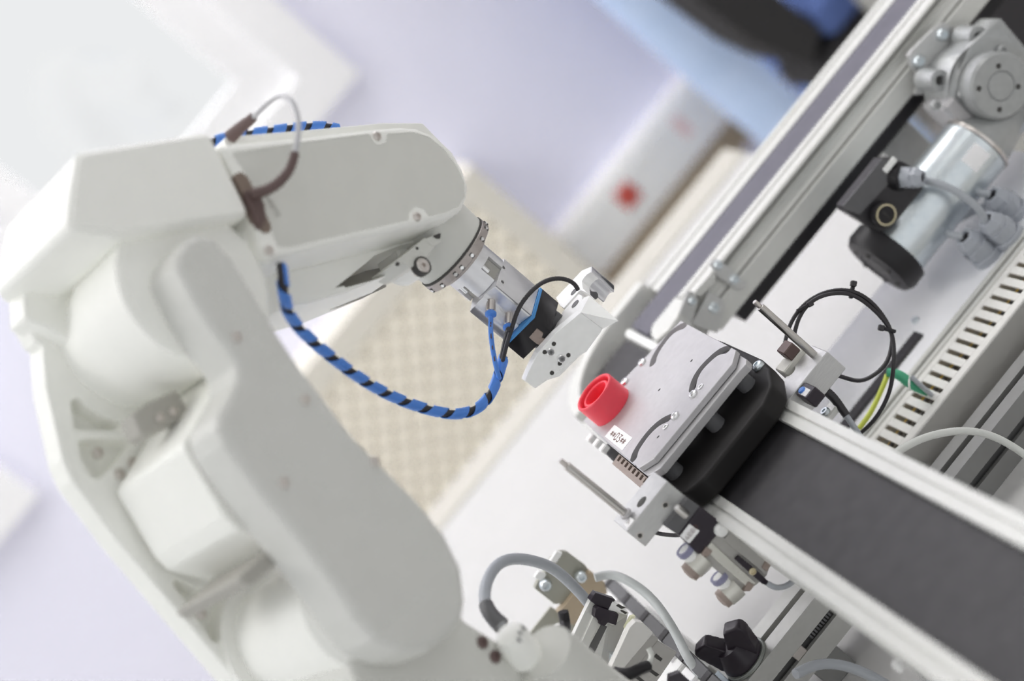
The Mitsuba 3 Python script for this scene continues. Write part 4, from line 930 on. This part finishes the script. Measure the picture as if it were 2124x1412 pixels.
for i, (p0_, p1_, pr_) in enumerate([((640, 870), (432, 1095), (440, 890)), ((1080, 1245), (872, 1450), (862, 1235))]):
    a, b, c_ = (ony(*W([q])[0], YS+.006) for q in (p0_, p1_, pr_))
    f = thing('air_fitting', ['elbow air fitting nearer the black stopper head', 'elbow air fitting nearer the wing knob'][i], 'fitting', 'air fittings on the stopper')
    d = unit(b-a); L = np.linalg.norm(b-a)
    part(f, 'body', lathe([(0, 0), (.0096, 0), (.0098, L*.25), (.0090, L*.72), (0, L*.72)], a, d, 28), 'm_alu_fit' if 'm_alu_fit' in scene else mat('m_alu_fit', (.60, .59, .54), .30, .6), smooth=40)
    part(f, 'adjuster', lathe([(0, L*.72), (.0082, L*.72), (.0080, L*.97), (.0060, L), (.0035, L+.001), (0, L+.001)], a, d, 14), 'm_comb', 'ribbed adjusting screw')
    w = unit(np.cross(d, [0, 1, 0])); c_ = a+d*L*.30
    part(f, 'release_ring', lathe([(.0048, 0), (.0072, 0), (.0072, .004), (.0064, .005), (.0048, .005), (.0048, 0)], a+d*L*.35-w*.0175 if (a+d*L*.35-w*.0175)[2] > (a+d*L*.35+w*.0175)[2] else a+d*L*.35+w*.0175, w, 28), 'm_grey_violet' if 'm_grey_violet' in scene else mat('m_grey_violet', (.24, .24, .36), .4), 'violet grey release ring')
    sgn = -1 if (a-w)[2] > (a+w)[2] else 1
    part(f, 'port', cyl(a+d*L*.35, a+d*L*.35+w*sgn*.0172, .0060, n=24), 'm_white')
k = single('sensor_cable', tube([at(*p) for p in [(1592, 1209, 1.345), (1603, 1216, 1.345), (1618, 1218, 1.348), (1634, 1213, 1.352), (1650, 1200, 1.36), (1675, 1172, 1.37)]], .0023, 40, 12), 'm_grey_cable', 'thin grey cable curving from the stopper sensor to the rail', 'cable')
single('sensor_cable', tube([at(*p) for p in [(1350, 1101, 1.40), (1366, 1106, 1.40), (1385, 1109, 1.395), (1402, 1110, 1.39), (1420, 1108, 1.385)]], .0017, 30, 10), 'm_black', 'short thin black cable between the left block and the stopper', 'cable')

# ------------------------------------------------------------------ wing knob on the beam
K5 = (1420, 1240, .12179)
kn = thing('wing_knob', 'black plastic wing knob standing on the grey slotted beam', 'knob')
yk = -.0385; kp = ony(*crop(*K5, [(900, 930)])[0], yk); kc = np.array([kp[0], yk, .7322])
part(kn, 'washer', cyl(kc, kc+[0, 0, .0035], .0215, n=48, bev=.0006), 'm_zinc_dark' if 'm_zinc_dark' in scene else mat('m_zinc_dark', (.34, .36, .34), .4, .6))
part(kn, 'hub', lathe([(0, .0036), (.0190, .0036), (.0200, .006), (.0190, .010), (.0160, .016), (.0125, .023), (0, .0245)], kc, Z, 48), 'm_black_violet', smooth=40)
for s in (1, -1):
    wu = unit([.80, -.60, 0])*s; wv = np.cross(Z, wu)
    pts = [wu*a+wv*b+Z*c for a, b, c in [(.000, -.0085, .006), (.000, .0085, .006), (.0185, -.0085, .006), (.0185, .0085, .006), (.0250, -.0060, .037), (.0250, .0060, .037), (.0110, -.0065, .040), (.0110, .0065, .040), (.0, -.0075, .022), (.0, .0075, .022), (.0275, -.0050, .031), (.0275, .0050, .031)]]
    w_m = man(hull(np.array(pts))).refine_to_length(.003); w_m = tri(w_m); trimesh.smoothing.filter_taubin(w_m, iterations=12); w_m.apply_translation(kc)
    part(kn, 'wing', w_m, 'm_black_violet', smooth=50)
part(pr2, 'end_plate', bbox([kc[0]-.060, -.0570, .7321], [kc[0]-.0225, -.018, .7362], .0006), 'm_blue_grey' if 'm_blue_grey' in scene else mat('m_blue_grey', (.50, .58, .64), .4, .3), 'pale blue grey plate')

# ------------------------------------------------------------------ connectors beside the robot base
big = [(1040, 1297, 1.275), (1020, 1276, 1.282), (1006, 1245, 1.295), (1011, 1205, 1.315), (1032, 1172, 1.335), (1066, 1159, 1.355), (1105, 1163, 1.372), (1145, 1178, 1.39), (1180, 1206, 1.405), (1212, 1240, 1.42), (1240, 1275, 1.43)]
bp_ = spline([at(*p) for p in big], 120)
bc = thing('robot_cable', 'thick grey cable looping up from the robot base socket', 'cable')
part(bc, 'cable_jacket', tube(bp_, .0046, k=16, smooth=False), 'm_grey_cable')
part(bc, 'bend_sleeve', tube(bp_[:16], np.linspace(.0066, .0056, 16), k=16, smooth=False), 'm_dark_grey', 'dark bend sleeve')
V1 = (1080, 1130, .2252); YV = -.045
sp_ = thing('aluminium_profile', 'short pale profile with black T shaped end caps behind the robot base', 'profile')
def V(pts): return crop(*V1, pts)
yplate('extrusion', V([(640, 512), (700, 445), (870, 505), (990, 640), (960, 745), (800, 1130), (640, 1040), (445, 915)]), YV, .006, 'm_rail', sp_, .0005)
yplate('slot', V([(738, 735), (800, 750), (665, 1030), (600, 990)]), YV-.0004, .002, 'm_slot', sp_, .0003, 'dark groove')
yplate('side_web', V([(800, 720), (850, 745), (990, 640), (960, 760), (800, 1130), (730, 1070)]), YV-.0003, .002, 'm_profile', sp_, .0004)
yplate('flange_rib', V([(668, 655), (735, 690), (620, 965), (545, 925)]), YV-.0035, .004, 'm_rail', sp_, .0004)
yplate('end_cap', V([(638, 512), (690, 440), (872, 502), (830, 600), (705, 562)]), YV-.0045, .008, 'm_black_violet', sp_, .0006, 'black end cap')
yplate('end_cap', V([(690, 590), (720, 568), (905, 640), (880, 742), (805, 715), (772, 752), (722, 730), (742, 690), (678, 662)]), YV-.0075, .012, 'm_black_violet', sp_, .0006, 'black T shaped end cap')
yplate('white_socket', V([(848, 520), (905, 540), (1000, 625), (985, 648), (808, 600)]), YV-.005, .012, 'm_white', sp_, .0004, 'white connector with two dark openings')
for q in ([(880, 560), (900, 545), (970, 578), (930, 592)], [(915, 605), (935, 598), (985, 625), (965, 640)]): yplate('opening', V(q), YV-.0056, .001, 'm_void', sp_, .0002)
sd = thing('cable_duct', 'small pale slotted duct beside the black end caps', 'cable duct')
yplate('cover', V([(815, 1165), (1005, 760), (1060, 705), (1130, 720), (1225, 810), (900, 1195)]), YV-.030, .008, 'm_duct', sd, .0012, 'smooth pale cover')
yplate('cover_edge', V([(890, 1190), (1190, 830), (1245, 840), (1270, 870), (965, 1250)]), YV-.029, .012, 'm_beige_dark', sd, .0006)
yplate('slotted_wall', V([(960, 1245), (1262, 880), (1440, 990), (1150, 1412), (1100, 1412)]), YV-.027, .004, 'm_beige_dark', sd, .0004)
for q in ([(1125, 1125), (1160, 1110), (1280, 1195), (1250, 1215)], [(1040, 1215), (1075, 1195), (1150, 1260), (1125, 1275)], [(1225, 1030), (1250, 1000), (1310, 1050), (1290, 1075)]): yplate('slot', V(q), YV-.0275, .001, 'm_void', sd, .0002)
yplate('bolt_head', V([(835, 1010), (890, 1000), (890, 1080), (830, 1095)]), YV-.012, .006, 'm_zinc', sd, .0005)
yplate('yellow_clip', V([(1015, 660), (1060, 650), (1040, 710), (985, 785), (955, 770)]), YV-.012, .004, mat('m_pale_yellow', (.78, .78, .55), .5), sd, .0005, 'pale yellow clip')
rr = thing('slotted_rail', 'small slotted mounting rail behind the grey cable loop', 'rail')
YQ = .10
rail_pts = np.array([[p[0], p[2]] for p in (ony(px, py, YQ) for px, py in V([(20, 900), (280, 570), (350, 620), (560, 760), (300, 1060), (60, 950)]))])
hs = [slab(ccw(np.array([[p[0], p[2]] for p in (ony(px, py, YQ) for px, py in V([(a-35, b+5), (a+5, b-30), (a+40, b-5), (a-5, b+30)]))])), -.01, .02, M=frame([0, YQ+.003, 0], [1, 0, 0], [0, 0, 1], [0, -1, 0])) for a, b in [(335, 745), (245, 835), (172, 925)]]
part(rr, 'rail_body', cut(slab(ccw(rnd(rail_pts, .0005)), 0, .003, M=frame([0, YQ+.003, 0], [1, 0, 0], [0, 0, 1], [0, -1, 0])), *hs), 'm_olive' if 'm_olive' in scene else mat('m_olive', (.36, .36, .31), .5, .3))
cl = thing('cable_clamp', 'silver and tan cable clamp behind the grey cable loop', 'clamp')
yplate('shell', V([(128, 400), (180, 290), (255, 215), (285, 125), (370, 60), (430, 65), (600, 190), (660, 300), (560, 420), (440, 540), (310, 545)]), YQ-.005, .006, 'm_olive', cl, .001, 'olive grey shell')
yplate('silver_face', V([(262, 165), (330, 62), (390, 75), (330, 165)]), YQ-.008, .004, 'm_white', cl, .0006)
yplate('silver_face', V([(125, 300), (170, 240), (240, 270), (200, 340)]), YQ-.008, .004, 'm_white', cl, .0006)
yplate('tan_body', V([(345, 630), (430, 530), (640, 240), (770, 340), (800, 440), (640, 580), (490, 745)]), YQ-.012, .010, 'm_tan', cl, .0008, 'tan body')
for q in [(225, 365), (550, 290)]: ybolt(cl, *V([q])[0], YQ-.009, .0055, .005)
single('cable', tube([at(*p) for p in [(1168, 1268, 1.50), (1172, 1290, 1.50), (1170, 1320, 1.48), (1162, 1360, 1.46)]], .0048, 30, 12), 'm_black_soft', 'short black cable below the tan clamp', 'cable')
gc2 = [(1234, 1198, 1.50), (1262, 1192, 1.50), (1300, 1203, 1.49), (1345, 1235, 1.475), (1384, 1284, 1.455), (1410, 1330, 1.44), (1432, 1372, 1.42), (1455, 1400, 1.41)]
single('grey_cable', tube([at(*p) for p in gc2], .0040, 70, 14), 'm_light_grey_cable' if 'm_light_grey_cable' in scene else mat('m_light_grey_cable', (.46, .48, .48), .42), 'grey cable running above the white modules at the bottom', 'cable')
# row of white modules with a dark rail
mo = at(1480, 1418, 1.385)
dr_ = thing('module_rail', 'dark rail with black joints along the white modules', 'rail')
NM = 6; PM = .050; UX = np.array([1.0, 0, 0])
for i in range(NM):
    y0 = mo[1]-.04+PM*i
    part(dr_, 'rail_segment', bbox([mo[0]-.004, y0, mo[2]-.004], [mo[0]+.006, y0+PM-.009, mo[2]+.0060], .0006), 'm_dark_grey')
    part(dr_, 'joint', bbox([mo[0]-.005, y0+PM-.009, mo[2]-.004], [mo[0]+.006, y0+PM, mo[2]+.0068], .0006), 'm_black')
for i in range(NM):
    y0 = mo[1]-.04+PM*i
    q = thing('terminal_module', 'white plastic module in the row under the dark rail at the bottom', 'module', 'white modules in the row')
    part(q, 'housing', bbox([mo[0]-.05, y0+.003, mo[2]-.045], [mo[0]-.0045, y0+PM-.003, mo[2]-.002], .0014), 'm_white')
    part(q, 'latch', bbox([mo[0]-.012, y0+PM*.35, mo[2]-.0025], [mo[0]-.0050, y0+PM*.8, mo[2]+.0015], .0006), 'm_paper')
single('base_plate', bbox([mo[0]-.03, .002, TABLE_Z+.0004], [mo[0]+.005, mo[1]+PM*NM-.03, mo[2]-.0455], .001), 'm_profile', 'grey mounting plinth under the white modules', 'plinth')
single('cable', tube([at(*p) for p in [(1275, 1395, 1.33), (1300, 1398, 1.325), (1322, 1390, 1.33), (1342, 1382, 1.34)]], .0048, 30, 12), 'm_black_soft', 'stubby black cable end at the small duct', 'cable')
single('cable', tube([at(*p) for p in [(1332, 1388, 1.34), (1346, 1374, 1.345), (1351, 1358, 1.35), (1345, 1344, 1.352)]], .0022, 30, 12), 'm_light_cable', 'small white cable bending over the white modules', 'cable')
kn2 = thing('wing_knob', 'black knob cut by the lower frame edge beside the modules', 'knob')
o = at(1402, 1416, 1.33); part(kn2, 'grip', hull(np.array([o+CR*a+CD*b+CF*c for a, b in [(-.006, -.006), (.002, -.009), (.014, .002), (.012, .016), (-.008, .016)] for c in (-.006, .006)])), 'm_black_violet')
part(kn2, 'stem', cyl(o+CD*.012, o+CD*.05, .004), 'm_black_soft')

# under the front conveyor, lower right
single('grey_cable', tube([at(*p) for p in [(1650, 1398, 1.36), (1690, 1380, 1.37), (1730, 1377, 1.375), (1775, 1388, 1.37), (1825, 1412, 1.36), (1860, 1436, 1.35)]], .0042, 50, 14), 'm_grey_cable', 'grey cable lying on the table below the belt at the bottom', 'cable')
for i, o in enumerate((0, 9)):
    single('thin_wire', tube([at(1764+o, 1288, 1.33), at(1812+o, 1322, 1.29), at(1862+o, 1362, 1.245), at(1930+o, 1420, 1.18)], .0007, 30, 8), ['m_slot', 'm_tan'][i], ['thin dark wire under the left rail of the front conveyor', 'thin tan wire beside the dark wire under the left rail'][i], 'wire')
single('white_clip', lathe([(0, 0), (.0036, 0), (.0040, .003), (.0034, .008), (0, .0085)], at(1871, 1386, 1.232), Z, 20), 'm_white', 'white clip under the left rail of the front conveyor', 'clip')

# ------------------------------------------------------------------ background: person, chair, dark cabinet
PY = 1.725; PX = ony(1590, 250, PY)[0]+.060
def person():
    def bone(a, b, ra, rb):
        s = [trimesh.creation.icosphere(2, ra), trimesh.creation.icosphere(2, rb)]
        s[0].apply_translation(a); s[1].apply_translation(b)
        return m3.Manifold.hull(man(cat(*s))) if False else man(trimesh.convex.convex_hull(np.vstack([s[0].vertices, s[1].vertices])))
    def body(bones, edge, it=8):
        m = bones[0]
        for b in bones[1:]: m = m+b
        t_ = tri(m.refine_to_length(edge)); trimesh.smoothing.filter_taubin(t_, iterations=it); return t_
    f = np.array([-.15, .989, 0]); s = np.array([.989, .15, 0])      # facing, and the side towards the right
    def P(a, b, c): return np.array([PX, PY, 0])+s*a+f*b+np.array([0, 0, c])
    t = thing('person', 'person standing in light blue jeans behind the rear conveyor', 'person')
    legs = []
    for q in (-1, 1):
        o = .055*q+.03; h = P(o, 0, .92); k_ = P(o+.01*q, .03, .50); a_ = P(o+.01*q, 0, .09)
        legs += [bone(h, k_, .092, .062), bone(k_, a_, .062, .048), bone(P(.03, 0, .95), h, .11, .095)]
        shoe = [bone(P(o+.01*q, -.03, .05), P(o+.015*q, .15, .04), .048, .038)]
        part(t, 'shoe', body(shoe, .02, 4), 'm_vest', smooth=True)
    part(t, 'jeans', body(legs, .03), 'm_shirt', 'light blue jeans', smooth=True)
    tor = [bone(P(.03, 0, .99), P(.03, .01, 1.22), .135, .145), bone(P(-.12, 0, 1.40), P(.18, 0, 1.40), .065, .065), bone(P(.03, .01, 1.22), P(.03, 0, 1.38), .145, .10)]
    for q in (-1, 1):
        tor += [bone(P(.03+.19*q, 0, 1.40), P(.03+.25*q, -.03, 1.15), .055, .043), bone(P(.03+.25*q, -.03, 1.15), P(.03+.14*q, .14, 1.12), .043, .033)]
    part(t, 'pullover', body(tor, .03), 'm_vest', 'dark pullover', smooth=True)
    hd = [bone(P(.03, .01, 1.44), P(.03, .02, 1.54), .052, .050), bone(P(.03, .04, 1.60), P(.03, .02, 1.66), .070, .082), bone(P(.03, .125, 1.615), P(.03, .11, 1.64), .012, .010), bone(P(-.055, .02, 1.625), P(-.055, .02, 1.645), .012, .012), bone(P(.115, .02, 1.625), P(.115, .02, 1.645), .012, .012)]
    for q in (-1, 1):
        w = P(.03+.14*q, .14, 1.12); v = unit(P(.03+.02*q, .20, 1.14)-w)
        hd_ = [bone(w-v*.01, w+v*.06, .030, .033), bone(w+v*.07-s*.022, w+v*.07+s*.022, .017, .016)]
        for j, (o, l) in enumerate([(-.026, .062), (-.009, .072), (.009, .068), (.025, .052)]):
            a_ = w+v*.078+s*o; b_ = a_+v*l*.55+f*.004; hd_ += [bone(a_, b_, .0092, .0085), bone(b_, b_+v*l*.42-f*.006+s*(-.004*q), .0085, .0075)]
        hd_ += [bone(w+v*.03-s*.03*q, w+v*.075-s*.052*q, .011, .0095), bone(w+v*.075-s*.052*q, w+v*.105-s*.050*q, .0095, .0085)]
        part(t, 'hand', body(hd_, .008, 4), 'm_skin', smooth=True)
    k = part(t, 'head', body(hd, .014, 5), 'm_skin', smooth=True)
    part(k, 'hair', body([bone(P(.03, -.005, 1.69), P(.03, -.02, 1.63), .088, .078)], .02, 3), 'm_hair', 'short dark hair', smooth=True)
    for q in (-1, 1): part(k, 'eye', ball(P(.03+.032*q, .112, 1.655), .011), 'm_vest', smooth=True)
    part(k, 'mouth', cbox(P(.03, .111, 1.575), [.044, .008, .006], .002, frame([0, 0, 0], s, f)), 'm_socket')
person()
ch = thing('office_chair', 'black office chair with a dark blue seat beside the person', 'chair')
cx, cy = .80, 1.27
def rbox(lo, hi, r):
    lo, hi = np.array(lo, float), np.array(hi, float); pts = []
    for c in np.ndindex(2, 2, 2):
        b = trimesh.creation.icosphere(1, r).vertices+np.where(c, hi-r, lo+r); pts.append(b)
    return hull(np.vstack(pts))
part(ch, 'backrest', hull(np.array([[x, y, z] for y in (1.31, 1.46) for x, z in [(.604, .98), (.66, .98), (.604, .755), (.619, .640), (.640, .575), (.665, .532), (.71, .56), (.70, .66)]])), 'm_vest', smooth=40)
part(ch, 'seat', rbox([.712, 1.30, .5315], [.93, 1.48, .600], .02), 'm_jeans', 'dark blue seat pad', smooth=40)
part(ch, 'seat_shell', rbox([.655, 1.31, .46], [.94, 1.50, .531], .03), 'm_vest', smooth=40)
cx = .82; cy = 1.36
part(ch, 'column', cyl([cx, cy, .10], [cx, cy, .462], .025), 'm_profile')
for q in range(5):
    a = q*2*math.pi/5+.3; d = np.array([math.cos(a), math.sin(a), 0])
    k = part(ch, 'foot_arm', hull(np.vstack([trimesh.creation.icosphere(1, .022).vertices+[cx, cy, .105], trimesh.creation.icosphere(1, .014).vertices+np.array([cx, cy, .075])+d*.14])), 'm_vest')
    part(k, 'castor', cyl(np.array([cx, cy, .0285])+d*.14-np.cross(Z, d)*.02, np.array([cx, cy, .0285])+d*.14+np.cross(Z, d)*.02, .028, bev=.005), 'm_vest')
cab = thing('cabinet', 'dark cabinet in the far top right behind the chair', 'cabinet')
part(cab, 'body', bbox([.985, 1.68, .03], [1.75, 1.93, 1.1], .004), 'm_cabinet')
part(cab, 'plinth', bbox([1.0, 1.70, 0], [1.73, 1.91, .0305], .002), 'm_cabinet')
for x in (.987, 1.370):
    k = part(cab, 'door', bbox([x, 1.662, .05], [x+.378, 1.6795, 1.09], .003), 'm_cabinet'); part(k, 'handle', cyl([x+.34 if x < 1.2 else x+.04, 1.652, .60], [x+.34 if x < 1.2 else x+.04, 1.652, .72], .006), 'm_steel')
dk = thing('floor_stand', 'grey metal post on a foot beside the black chair', 'stand')
part(dk, 'post', bbox([.765, 1.225, .02], [.800, 1.255, 1.30], .003), 'm_profile', 'grey post')
part(dk, 'foot', bbox([.72, 1.20, 0], [.85, 1.28, .0205], .003), 'm_profile')
